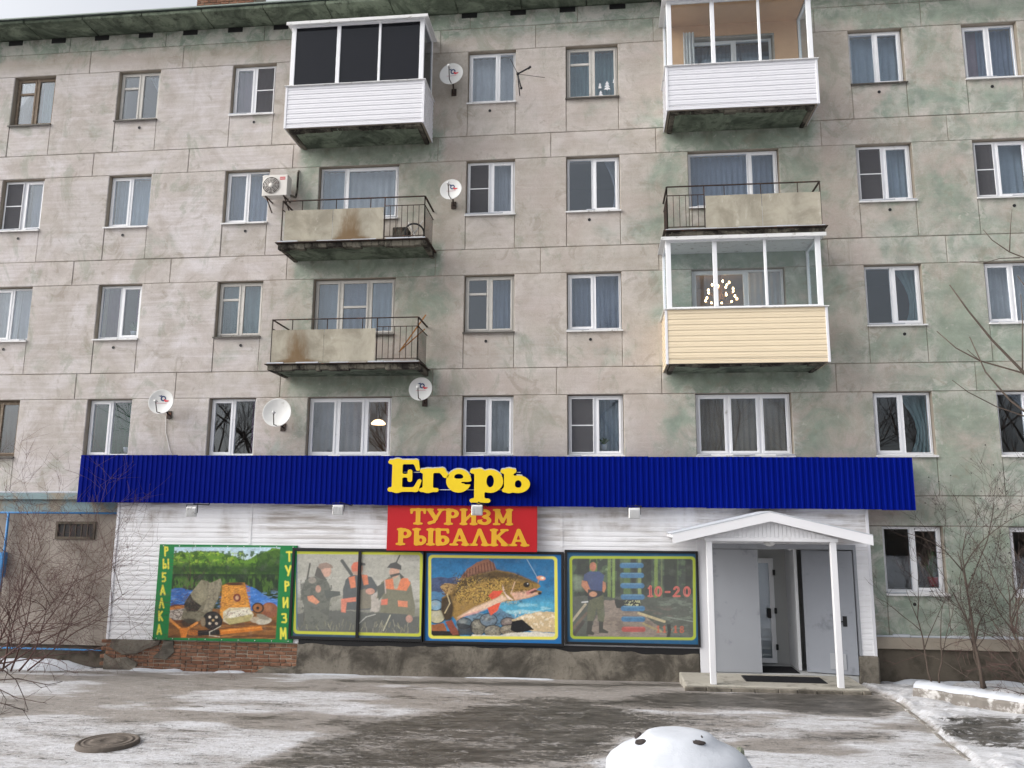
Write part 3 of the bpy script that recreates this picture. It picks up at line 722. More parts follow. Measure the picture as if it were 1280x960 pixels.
CAP = {
'Т': dict(w=.8, s=serif([(.4,.08,.4,.92,k,k),(.08,.93,.72,.93,.13,.13),(.1,.92,.08,.72,.13,.09),(.7,.92,.72,.72,.13,.09)], [(.4,.06)], l=.17)),
'У': dict(w=.84, s=serif([(.16,.9,.44,.38,k,k),(.7,.9,.36,.16,n_,n_),(.36,.18,.16,.1,.14,.18)], [(.16,.94),(.7,.94)])),
'Р': dict(w=.74, b=[(.42,.69,.28,.27,.1,.14,0,0)], s=serif([(.22,.08,.22,.92,k,k),(.1,.94,.4,.94,.1,.1)], [(.22,.06)], l=.16)),
'И': dict(w=.86, s=serif([(.2,.08,.2,.92,k,k),(.68,.08,.68,.92,k,k),(.22,.2,.66,.8,n_,n_)], [(.2,.06),(.2,.94),(.68,.06),(.68,.94)])),
'З': dict(w=.7, b=[(.32,.72,.28,.25,.12,.11,0,0),(.33,.28,.31,.27,.13,.12,0,0)], c=[(-.1,.5,.16,.5,.42,.34)], s=[(.08,.78,.1,.88,.1,.1),(.06,.2,.1,.12,.12,.1),(.26,.51,.4,.51,.09,.09)]),
'М': dict(w=1.0, s=serif([(.2,.08,.2,.92,n_,n_),(.8,.08,.8,.92,k,k),(.24,.88,.48,.2,k,.14),(.76,.88,.5,.2,n_,.1)], [(.2,.06),(.2,.94),(.8,.06),(.8,.94)], l=.12)),
'Ы': dict(w=.98, b=[(.4,.3,.24,.27,.08,.13,0,0)], s=serif([(.2,.08,.2,.92,k,k),(.84,.08,.84,.92,k,k),(.2,.06,.42,.06,.1,.1)], [(.2,.94),(.84,.06),(.84,.94)], l=.14)),
'Б': dict(w=.74, b=[(.42,.3,.28,.28,.09,.14,0,0)], s=serif([(.2,.08,.2,.92,k,k),(.1,.94,.6,.94,.11,.11),(.62,.93,.64,.76,.11,.09),(.2,.06,.42,.06,.1,.1)], [], l=.1)),
'А': dict(w=.88, s=serif([(.44,.94,.7,.08,.14,k),(.42,.94,.18,.08,n_,n_),(.26,.32,.6,.32,.1,.1)], [(.17,.06),(.71,.06)], l=.14)),
'Л': dict(w=.88, s=serif([(.44,.94,.7,.08,.14,k),(.42,.94,.18,.08,n_,n_)], [(.17,.06),(.71,.06)], l=.14)),
'К': dict(w=.86, s=serif([(.2,.08,.2,.92,k,k),(.3,.48,.64,.9,.11,.13),(.36,.54,.68,.1,.15,k)], [(.2,.06),(.2,.94),(.66,.94),(.7,.06)])),
}
def sdf_glyph(g, X, Y, rnd=.0):
    d = np.full(X.shape, 9.0)
    def seg(s):
        x0, y0, x1, y1, a, b = s; dx, dy = x1-x0, y1-y0; L = dx*dx+dy*dy+1e-9
        t = np.clip(((X-x0)*dx+(Y-y0)*dy)/L, 0, 1); return np.hypot(X-x0-t*dx, Y-y0-t*dy)-(a+(b-a)*t)/2
    for q in g.get('b', []):
        cx, cy, rx, ry, hx, hy, ox, oy = q
        o = (np.hypot((X-cx)/rx, (Y-cy)/ry)-1)*min(rx, ry); h = (np.hypot((X-cx-ox)/hx, (Y-cy-oy)/hy)-1)*min(hx, hy)
        d = np.minimum(d, np.maximum(o, -h))
    for q in g.get('c', []): d = np.maximum(d, -seg(q))
    for q in g.get('s', []):
        e = seg(q); h = np.clip(.5+.5*(d-e)/.05, 0, 1); d = d*(1-h)+e*h-.05*h*(1-h)
    for q in g.get('c2', []): d = np.maximum(d, -seg(q))
    return d
def contours(D, xs, ys):
    """marching squares, closed loops of points where D crosses 0"""
    ny, nx = D.shape; segs = {}
    def ip(a, b, p, q): t = a/(a-b); return (p[0]+(q[0]-p[0])*t, p[1]+(q[1]-p[1])*t)
    pt = {}
    def edge(i, j, o):
        key = (i, j, o)
        if key not in pt:
            i2, j2 = (i+1, j) if o == 0 else (i, j+1)
            pt[key] = ip(D[j, i], D[j2, i2], (xs[i], ys[j]), (xs[i2], ys[j2]))
        return key
    ins = D < 0
    for j in range(ny-1):
        for i in range(nx-1):
            c = (ins[j, i] << 0) | (ins[j, i+1] << 1) | (ins[j+1, i+1] << 2) | (ins[j+1, i] << 3)
            if c in (0, 15): continue
            b, r, tt, l = (i, j, 0), (i+1, j, 1), (i, j+1, 0), (i, j, 1)
            tab = {1: [(l, b)], 2: [(b, r)], 3: [(l, r)], 4: [(r, tt)], 5: [(l, tt), (r, b)], 6: [(b, tt)], 7: [(l, tt)], 8: [(tt, l)], 9: [(tt, b)], 10: [(b, l), (tt, r)], 11: [(tt, r)], 12: [(r, l)], 13: [(r, b)], 14: [(b, l)]}
            for a, z in tab[c]: segs[edge(*a)] = edge(*z)
    loops = []
    while segs:
        k0 = next(iter(segs)); lp = []; kk = k0
        while kk in segs: lp.append(pt[kk]); kk = segs.pop(kk)
        if len(lp) > 5: loops.append(lp)
    return loops
def letter_obj(name, g, x, z, sx, sz, y0, y1, mats, parent, res=52):
    """solid letter: front face at y0 (towards the street), back at y1"""
    xs = np.linspace(-.12, g['w']+.12, res); ys = np.linspace(-.42, 1.1, int(res*1.5)); X, Y = np.meshgrid(xs, ys)
    loops = contours(sdf_glyph(g, X, Y)-(.004 if g['w'] < .9 and 'c2' not in g and res > 45 else .0 if res > 45 else .012), xs, ys)
    cu = bpy.data.curves.new(name, 'CURVE'); cu.dimensions = '2D'; cu.fill_mode = 'BOTH'; cu.extrude = abs(y1-y0)/2
    for lp in loops:
        sp = cu.splines.new('POLY'); sp.points.add(len(lp)-1); sp.use_cyclic_u = True
        for i, p in enumerate(lp): sp.points[i].co = (p[0]*sx, p[1]*sz, 0, 1)
    tmp = bpy.data.objects.new(name+'_tmp', cu); COL.objects.link(tmp)
    dg = bpy.context.evaluated_depsgraph_get(); me = bpy.data.meshes.new_from_object(tmp.evaluated_get(dg))
    bpy.data.objects.remove(tmp); bpy.data.curves.remove(cu)
    me.name = name; me.materials.clear()
    me.transform(Matrix.Rotation(math.pi/2, 4, 'X'))            # xy -> xz, front looks to -y
    for p in me.polygons: p.material_index = 0 if p.normal.y < -.7 else 1
    return mobj(name, me, (x, (y0+y1)/2, z), mats, parent)

# ================================================================== BLUE FASCIA AND SHOP SIGN
M['blue'] = None
t = NT('blue_corrugated_steel'); a = t.noise(2, 5, .6)
c = t.mix(a, lin('000f6a'), lin('011678')); c = t.mix(t.ramp(t.noise(30, 4, .7, vec=t.pos((1, 1, .12))), .62, .8, 0, .12), c, lin('2c44a0'))
M['blue'] = t.bsdf(c, .6, 0, None, .04)
FX0, FX1, FZ0, FZ1, FY = -11.63, 6.27, 3.52, 4.57, -.55
fas = empty('shop_fascia', ((FX0+FX1)/2, FY, FZ0)); tag(fas, 'long bright blue corrugated metal fascia band above the shop front', 'fascia')
px = FX0; sheet = []
while px < FX1:
    w = min(1.15, FX1-px); m = MB(); q = px; prof = []
    while q < px+w-1e-6:
        for dx, dy in ((0, 0), (.055, 0), (.068, -.016), (.1, -.016), (.113, 0)):
            if q+dx <= px+w: prof.append((q+dx, FY+dy))
        q += .115
    prof.append((px+w, FY)); L = len(prof); zb, zt = FZ0+random.uniform(-.004, .004)-.0045*(px+3), FZ1+random.uniform(-.004, .004)-.0045*(px+3)
    vv = [(a, b, zb) for a, b in prof]+[(a, b, zt) for a, b in prof]+[(a, b+.004, zb) for a, b in prof]+[(a, b+.004, zt) for a, b in prof]
    ff = [(i, i+1, L+i+1, L+i) for i in range(L-1)]+[(2*L+i, 3*L+i, 3*L+i+1, 2*L+i+1) for i in range(L-1)]
    m.add(vv, ff); m.build('corrugated_sheet', M['blue'], fas); px += w
m = MB(); m.box(FX0+.005, FX1-.005, FY+.012, -.02, FZ0+.06, FZ0+.1); m.box(FX0+.005, FX1-.005, FY+.012, -.02, FZ1-.14, FZ1-.1); m.box(FX0+.002, FX0+.02, FY+.01, -.02, FZ0+.06, FZ1-.1); m.box(FX1-.02, FX1-.002, FY+.01, -.02, FZ0+.06, FZ1-.12)
m.build('fascia_frame', M['blue'], fas)
M['yellow'] = plain('yellow_sign_face', 'e8c81e', .4, var=.05, sc=5)
M['letterside'] = plain('dark_letter_side', '25211c', .6)
M['lettersnow'] = M['snow']
LY = -.69
sign = empty('letter_sign', ((W(572, 600, LY)[0]), LY, 3.5)); tag(sign, 'yellow raised Cyrillic lettering on the blue fascia, with snow on the letter tops', 'sign')
pxs = {'E': (486, 525, 574, 615), 'r': (525, 558, 586, 615), 'e': (558, 588, 586, 616), 'p': (588, 627, 586, 627), 'b': (626, 660, 586, 616)}
for ch_, (u0, u1, v0, v1) in pxs.items():
    x0, z1 = W(u0, v0, LY); x1, z0 = W(u1, v1, LY); g = GL[ch_]
    zbase = W(600, 615, LY)[1]; capz = W(500, 574, LY)[1]-zbase
    sx = (x1-x0)/(g['w']+.0); sz = capz*(1.0 if ch_ == 'E' else .98)*.985
    o = letter_obj('letter', g, x0, zbase, sx, sz, LY, LY+.09, [M['yellow'], M['letterside']], sign)
    # snow lying on the upward faces of the letter
    xs = np.linspace(-.1, g['w']+.1, 60); top = np.full(60, np.nan); ys = np.linspace(1.1, .3, 90)
    D = sdf_glyph(g, *np.meshgrid(xs, ys))
    for i in range(60):
        h = np.where(D[:, i] < 0)[0]
        if len(h): top[i] = ys[h[0]]
    m = MB()
    for i in range(59):
        if top[i] == top[i] and top[i+1] == top[i+1] and abs(top[i]-top[i+1]) < .06 and top[i] > .5:
            a0, a1 = x0+xs[i]*sx, x0+xs[i+1]*sx; b0, b1 = zbase+top[i]*sz, zbase+top[i+1]*sz; hh = .028
            m.add([(a0, LY+.004, b0-.01), (a1, LY+.004, b1-.01), (a1, LY+.004, b1+hh), (a0, LY+.004, b0+hh), (a0, LY+.088, b0-.01), (a1, LY+.088, b1-.01), (a1, LY+.088, b1+hh), (a0, LY+.088, b0+hh)],
                  [(0,1,2,3),(7,6,5,4),(3,2,6,7),(0,4,5,1),(0,3,7,4),(1,5,6,2)])
    if m.v: m.build('snow_cap', M['snow'], o)
for v in (590, 612):
    m = MB(); z = W(570, v, LY)[1]; m.box(W(500, v, LY)[0], W(650, v, LY)[0], LY+.092, LY+.107, z-.008, z+.008); m.build('mounting_rail', M['sill_white'], sign)
for u in (505, 560, 645):
    x = W(u, 600, LY)[0]; z0, z1 = W(u, 612, LY)[1], W(u, 590, LY)[1]
    m = MB(); m.box(x-.01, x+.01, LY+.108, FY-.001, z0-.01, z0+.01); m.box(x-.01, x+.01, LY+.108, FY-.001, z1-.01, z1+.01); m.build('standoff', M['iron'], sign)

# red sign board
M['red'] = plain('red_sign', 'b5161f', .45, var=.05, sc=2)
M['gold'] = plain('gold_lettering', 'dba52a', .45, var=.08, sc=5)
RY = -.5
rx0, rz0 = W(483, 688, RY); rx1, rz1 = W(671.5, 630, RY)
rs = empty('red_signboard', ((rx0+rx1)/2, RY, rz0)); tag(rs, 'red signboard with two rows of yellow Cyrillic capitals under the blue fascia', 'sign')
m = MB(); m.cbox(rx0, rx1, RY, RY+.03, rz0, rz1, .003); m.build('board', M['red'], rs)
def row(word, u0, u1, vb, vt):
    x0, zb = W(u0, vb, RY); x1, _ = W(u1, vb, RY); zt = W((u0+u1)/2, vt, RY)[1]; zb = W((u0+u1)/2, vb, RY)[1]
    tot = sum(CAP[c]['w'] for c in word); sx = (x1-x0)/tot; x = x0
    for c in word:
        letter_obj('letter', CAP[c], x, zb, sx, zt-zb, RY-.006, RY-.001, [M['gold'], M['gold']], rs, 40); x += CAP[c]['w']*sx
row('ТУРИЗМ', 512, 642, 656, 636); row('РЫБАЛКА', 494.5, 661, 682, 661)

# ================================================================== SHOP FRONT
SY = -.3; SX0, SX1 = -10.76, 5.39; SZ0, SZ1 = .6, 3.55
NX0, NX1, NZ0, NZ1 = 2.22, 5.1, .24, 2.72      # entrance opening
t = NT('dirty_white_siding'); a = t.noise(1, 5, .6, vec=t.pos((.9, 1, .5)), dist=.4); b = t.noise(1, 6, .65, vec=t.pos((.7, 1, 9.5)))
sp = t.n('ShaderNodeSeparateXYZ'); t.l(t.pos(), sp.inputs[0])
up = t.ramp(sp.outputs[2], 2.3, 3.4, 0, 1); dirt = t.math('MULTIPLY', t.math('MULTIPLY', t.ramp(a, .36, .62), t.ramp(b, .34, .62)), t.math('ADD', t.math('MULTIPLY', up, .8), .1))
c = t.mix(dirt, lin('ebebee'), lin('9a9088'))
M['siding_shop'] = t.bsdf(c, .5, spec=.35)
shop = empty('shop', ((SX0+SX1)/2, SY, 0)); tag(shop, 'white clapboard shop front on a brick and plaster plinth, with grey entrance doors', 'shop front')
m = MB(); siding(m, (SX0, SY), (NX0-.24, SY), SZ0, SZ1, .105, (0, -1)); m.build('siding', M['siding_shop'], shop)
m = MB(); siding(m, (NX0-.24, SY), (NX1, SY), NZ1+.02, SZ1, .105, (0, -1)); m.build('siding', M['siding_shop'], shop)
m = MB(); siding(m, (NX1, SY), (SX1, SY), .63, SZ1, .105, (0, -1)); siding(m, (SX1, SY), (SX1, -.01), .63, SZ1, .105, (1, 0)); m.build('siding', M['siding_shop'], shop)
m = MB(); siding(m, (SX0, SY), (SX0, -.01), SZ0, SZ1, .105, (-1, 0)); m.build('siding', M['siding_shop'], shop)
m = MB(); m.box(SX0+.01, NX0-.01, SY+.004, .42, 0, SZ1); m.box(NX1+.02, SX1-.01, SY+.004, .42, .0, SZ1); m.box(NX0-.01, NX1+.02, SY+.004, .42, NZ1+.01, SZ1)
m.box(SX0+.01, SX1-.01, -.2, .42, SZ1, Bz(2)-.003); m.build('shop_wall', M['joint'], shop)
for x in (SX0, SX1):
    m = MB(); m.cbox(x-.03, x+.03, SY-.03, SY+.03, SZ0, SZ1, .004); m.build('corner_trim', M['siding_white'], shop)
for u in (314, 702, 985):
    x = W(u, 650, SY)[0]; m = MB(); m.cbox(x-.03, x+.03, SY-.022, SY, 2.66, SZ1, .003); m.build('joint_trim', M['siding_shop'], shop)
# plinth: bare bricks on the left, cracked plaster on the right
t = NT('plaster_plinth'); a = t.noise(1.4, 6, .65, dist=.6); b = t.noise(16, 5, .7)
c = t.mix(t.ramp(a, .36, .64), lin('807a70'), lin('4c4842')); c = t.mix(t.ramp(b, .5, .75, 0, .5), c, lin('3c372f'))
M['plaster'] = t.bsdf(c, .95, normal=t.bump(t.math('ADD', a, t.math('MULTIPLY', b, .5)), .8, .03), spec=.2)
PY = -.3
def gh(x, y):      # ground height
    x = np.asarray(x, float); y = np.asarray(y, float)
    return np.clip(-.07*(y+.3), 0, .1) + .006*(x+3) + .02*(fbm(x*.35, y*.6, 3)-.5)
bx0, bx1 = W(190, 820, PY)[0], W(372, 820, PY)[0]
def plaster_piece(pts, dep, name='plaster'):
    """rough plate with an outline in x,z on the plinth face"""
    m = MB(); n = len(pts); cx = sum(p[0] for p in pts)/n; cz = sum(p[1] for p in pts)/n
    vv = [(x, PY, z) for x, z in pts]+[(cx+(x-cx)*.96, PY-dep, cz+(z-cz)*.94) for x, z in pts]+[(cx, PY-dep-.012, cz)]
    m.add(vv, [(i, (i+1) % n, n+(i+1) % n, n+i) for i in range(n)]+[(n+i, n+(i+1) % n, 2*n) for i in range(n)]); return m.build(name, M['plaster'], shop)
m = MB(); m.box(SX0-.03, bx1+.02, PY+.012, -.02, -.08, SZ0-.005); m.build('plinth_mortar', M['mortar'], shop)
bw, bh = .245, .072; me_b = None; z = -.03; r = 0
def brick_mesh(L):
    mm = MB(); mm.cbox(-L/2, L/2, -.05, .04, 0, .064, .007)
    return mm
bmeshes = {}
while z < SZ0-.06:
    x = SX0-.02+(r % 2)*-.12
    while x < bx1:
        L = .235 if random.random() < .7 else .115
        if x > SX0-.2:
            if L not in bmeshes:
                q = brick_mesh(L).build('brick', M['brick'], shop); bmeshes[L] = q.data; o = q
                o.location = Vector((x+L/2, PY, z)) - wl(shop); WL[o.name] = Vector((x+L/2, PY, z))
                o.data.transform(Matrix.Translation((0, -.005, 0)))
            else:
                o = bpy.data.objects.new('brick', bmeshes[L]); COL.objects.link(o); o.parent = shop; o.location = Vector((x+L/2, PY+random.uniform(.025, .05), z)) - wl(shop)
            o.location.y = random.uniform(.028, .052)
            o.rotation_euler = (random.uniform(-.03, .03), random.uniform(-.02, .02), random.uniform(-.04, .04))
        x += L+.012
    z += bh+.006; r += 1
# plaster remains around the bricks
a = SX0-.05
plaster_piece([(a, -.05), (a+.75, -.05), (a+.8, .12), (a+.55, .24), (a+.2, .2), (a, .3)], .035)
plaster_piece([(a+.15, .6), (a+.1, .44), (a+.42, .28), (a+.75, .3), (a+1.0, .42), (a+1.25, .5), (a+1.3, .6)], .04)
plaster_piece([(a+1.12, .22), (a+1.45, .2), (a+1.62, .35), (a+1.58, .6), (a+1.36, .6), (a+1.3, .4)], .03)
plaster_piece([(bx1-1.0, -.06), (bx1+.1, -.06), (bx1+.1, .16), (bx1-.3, .1), (bx1-.7, .12)], .03)
m = MB(); nx, nz = 130, 9; vv = []; ff = []
for j in range(nz+1):
    for i in range(nx+1):
        x = bx1+(NX0-.26-bx1)*i/nx; zz_ = -.08+(SZ0+.03+.08)*j/nz
        vv.append((x, PY-.035-.05*float(fbm(x*1.7, zz_*3, 9))+(.02 if j == nz else 0), zz_))
for j in range(nz):
    for i in range(nx): q = j*(nx+1)+i; ff.append((q, q+1, q+nx+2, q+nx+1))
for i in range(nx): vv_ = None
m.add(vv, ff, 0, True); m.box(bx1, NX0-.25, PY-.03, -.02, -.08, SZ0+.02)
m.build('plinth_plaster', M['plaster'], shop)
m = MB(); m.cbox(NX1-.06, SX1+.05, PY-.06, -.02, -.05, .63, .03); m.build('plinth_pier', M['plaster'], shop)
# entrance: corner board, grey leaf, vestibule, glazed inner door, open leaf
M['greypaint'] = plain('grey_painted_steel', '9a9da3', .5, var=.05, sc=2, dirt=('7c7f85', 2.5, .55, .75))
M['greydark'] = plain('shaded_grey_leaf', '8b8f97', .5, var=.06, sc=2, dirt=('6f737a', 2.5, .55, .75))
M['vest'] = plain('vestibule_panel', 'b3b4b3', .55, var=.05, sc=2)
m = MB(); m.cbox(NX0-.24, NX0-.02, SY-.05, SY+.0, .2, NZ1+.14, .005); m.build('corner_board', M['siding_white'], shop)
m = MB(); m.cbox(NX0-.02, NX1+.03, SY-.03, SY+.02, NZ1-.04, NZ1+.06, .005); m.cbox(NX1-.03, NX1+.03, SY-.032, SY+.02, .22, NZ1-.041, .005); m.build('door_frame', M['greypaint'], shop)
m = MB(); m.cbox(NX0-.015, 3.2, SY-.012, SY+.04, .25, NZ1-.045, .006); lf = m.build('door_leaf', M['greypaint'], shop)
m = MB()   # vestibule shell
m.box(3.06, 3.1, SY+.05, .9, .24, NZ1); m.box(NX1-.04, NX1, SY+.03, .9, .24, NZ1); m.box(3.1, NX1-.04, .9, .94, .24, NZ1); m.box(3.06, NX1, SY+.03, .94, NZ1, NZ1+.03); m.box(NX0, NX1, SY-.02, .94, .1, .24)
m.build('vestibule', M['vest'], shop)
# glazed inner door, seen edge-on through the opening
dx = W(951, 760, .6)[0]
m = MB(); m.ring(3.12, 3.72, .27, 2.45, .1, .78, .84); dd = m.build('inner_door', M['pvc'], shop)
m = MB(); m.box(3.2, 3.64, .8, .812, .36, 2.36); m.build('pane', M['glass'], dd)
for z in (.6, 1.35, 2.15):
    m = MB(); m.cbox(3.7, 3.75, .74, .78, z-.06, z+.06, .008); m.build('hinge', M['black'], dd)
m = MB(); m.cbox(3.55, 3.62, .7, .78, 1.2, 1.4, .01); m.build('handle', M['black'], dd)
# inner partition on the right with a glazed strip
m = MB(); m.box(4.0, 4.06, .1, .9, .25, NZ1-.02); part_ = m.build('partition', M['pvc'], shop)
A = Vector((4.13, -.02, 0)); B = Vector((5.055, SY-.01, 0)); dv = (B-A).normalized(); nv = Vector((dv.y, -dv.x, 0))
m = MB(); v = []
for p in (A, B):
    for q in (0, .05):
        for z in (.26, NZ1-.06): v.append(p-nv*q*-1+Vector((0, 0, z)))
m.add(v, [(0,1,3,2),(4,6,7,5),(0,4,5,1),(2,3,7,6),(0,2,6,4),(1,5,7,3)]); ol = m.build('door_leaf', M['greydark'], shop)
hp = B-dv*.1-nv*0; m = MB(); pz = 1.28
P0 = A+dv*.78+nv*.052; m.bar(P0+Vector((0, 0, pz-.1)), P0+Vector((0, 0, pz+.1)), .11, .012); m.bar(P0+nv*.03+Vector((-.04, 0, pz)), P0+nv*.03+Vector((-.16, .02, pz-.02)), .022); m.build('lock_plate', M['black'], ol)
P0 = A+dv*.45+nv*.056; m = MB(); m.bar(P0+Vector((0, 0, .5)), P0+Vector((.3*dv.x, .3*dv.y, .5)), .02, .3); m.build('kick_plate', M['greypaint'], ol)

m = MB(); m.cbox(bx1+.02, NX0-.25, SY-.046, SY-.017, .56, .69, .004); m.build('base_rail', M['black'], shop)
# ---- porch
porch = empty('entrance_porch', (3.2, -1, .1)); tag(porch, 'white gabled entrance porch on two posts over a concrete step', 'porch')
M['concrete'] = plain('pale_concrete', '9b978d', .9, var=.14, sc=3, bump=.4, bsc=25, dirt=('6b675e', 2.2, .5, .7))
M['whitepaint'] = plain('white_painted_wood', 'dfdfe2', .45, var=.03, sc=3, dirt=('b5b3b0', 4, .62, .85))
m = MB(); m.cbox(1.55, 4.84, -1.62, SY-.06, .02, .24, .015); m.build('step_slab', M['concrete'], porch)
x = 1.53; 
while x < 4.84:
    w = random.uniform(.32, .5); m = MB(); m.cbox(x, min(x+w, 4.86)-.008, -1.66-random.uniform(0, .02), -1.6, .0, .215-random.uniform(0, .01), .012); m.build('edge_stone', M['plaster'], porch); x += w
PYF = -1.52
for x in (2.07, 4.36):
    m = MB(); m.cbox(x-.055, x+.055, PYF-.05, PYF+.05, .24, 2.86, .006); m.build('post', M['whitepaint'], porch)
m = MB(); m.cbox(1.98, 4.45, PYF-.06, PYF+.06, 2.861, 2.93, .005); m.cbox(2.0, 2.1, PYF+.061, SY-.07, 2.862, 2.93, .005); m.cbox(4.32, 4.42, PYF+.061, SY-.07, 2.862, 2.93, .005); m.build('beam', M['whitepaint'], porch)
xc, za, xe0, xe1, ze = 3.2, 3.27, 1.37, 5.04, 2.86; yF, yB = -1.72, SY-.03
m = MB()      # gable of vertical boards
q = 2.02
while q < 4.4:
    w = .075; e = min(q+w, 4.42); f = lambda x: 2.93+(za-.03-2.93)*max(0, 1-abs(x-xc)/1.19)
    zA, zB = f(q), f(e)
    if max(zA, zB) > 2.935:
        m.add([(q+.003, PYF-.05, 2.931), (e-.003, PYF-.05, 2.931), (e-.003, PYF-.05, zB), (q+.003, PYF-.05, zA), (q+.003, PYF-.03, 2.931), (e-.003, PYF-.03, 2.931), (e-.003, PYF-.03, zB), (q+.003, PYF-.03, zA)], [(0,1,2,3),(7,6,5,4),(0,4,5,1),(2,6,7,3),(1,5,6,2),(0,3,7,4)])
    q = e
m.build('gable_boards', M['whitepaint'], porch)
for sx, xe in ((-1, xe0), (1, xe1)):
    m = MB(); th = .05
    m.add([(xc, yF+.02, za+.06), (xe, yF+.02, ze+.06), (xe, yB, ze+.06), (xc, yB, za+.06), (xc, yF+.02, za+.06+th), (xe, yF+.02, ze+.06+th), (xe, yB, ze+.06+th), (xc, yB, za+.06+th)], [(0,1,2,3),(7,6,5,4),(0,4,5,1),(1,5,6,2),(2,6,7,3),(3,7,4,0)])
    m.build('roof_plane', M['whitepaint'], porch)
    m = MB(); d = .17
    m.add([(xc, yF, za-.03), (xe, yF, ze-.05), (xe, yF, ze+.13), (xc, yF, za+.14), (xc, yF+.03, za-.03), (xe, yF+.03, ze-.05), (xe, yF+.03, ze+.13), (xc, yF+.03, za+.14)], [(0,1,2,3),(7,6,5,4),(0,4,5,1),(1,5,6,2),(2,6,7,3),(3,7,4,0)])
    m.build('bargeboard', M['whitepaint'], porch)
    m = MB(); m.add([(xc, yF-.004, za+.141), (xe, yF-.004, ze+.131), (xe, yB, ze+.131), (xc, yB, za+.141), (xc, yF-.004, za+.165), (xe, yF-.004, ze+.15), (xe, yB, ze+.15), (xc, yB, za+.165)], [(0,1,2,3),(7,6,5,4),(0,4,5,1),(1,5,6,2),(2,6,7,3),(3,7,4,0)])
    m.build('roof_snow', M['snow'], porch)
m = MB(); lx, lz = W(962, 678, -1.2); m.lathe((lx, -1.2, 2.86), (0, 0, -1), [(.1, -.05), (.12, 0), (.11, .05), (.06, .09), (0, .1)], 16); m.build('porch_light', M['sill_white'], porch)
# rubber mats
M['mat'] = plain('black_rubber', '17171a', .8, var=.25, sc=30, bump=.5)
def mat_at(x0, x1, y0, y1, z, label):
    o = empty('door_mat', ((x0+x1)/2, (y0+y1)/2, z)); tag(o, label, 'mat')
    m = MB(); m.cbox(x0, x1, y0, y1, z, z+.012, .004); m.build('mat_base', M['mat'], o)
    m = MB(); y = y0+.03
    while y < y1-.03: m.box(x0+.02, x1-.02, y, y+.015, z+.0125, z+.02); y += .035
    m.build('ridges', M['mat'], o)
p0 = GP(924, 842, .25); p1 = GP(1032, 855, .25)
mat_at(2.72, 4.22, -1.18, -.62, .241, 'black ribbed rubber mat on the concrete step outside the door')
mat_at(3.2, 3.95, -.2, .5, .2415, 'black ribbed rubber mat inside the doorway')
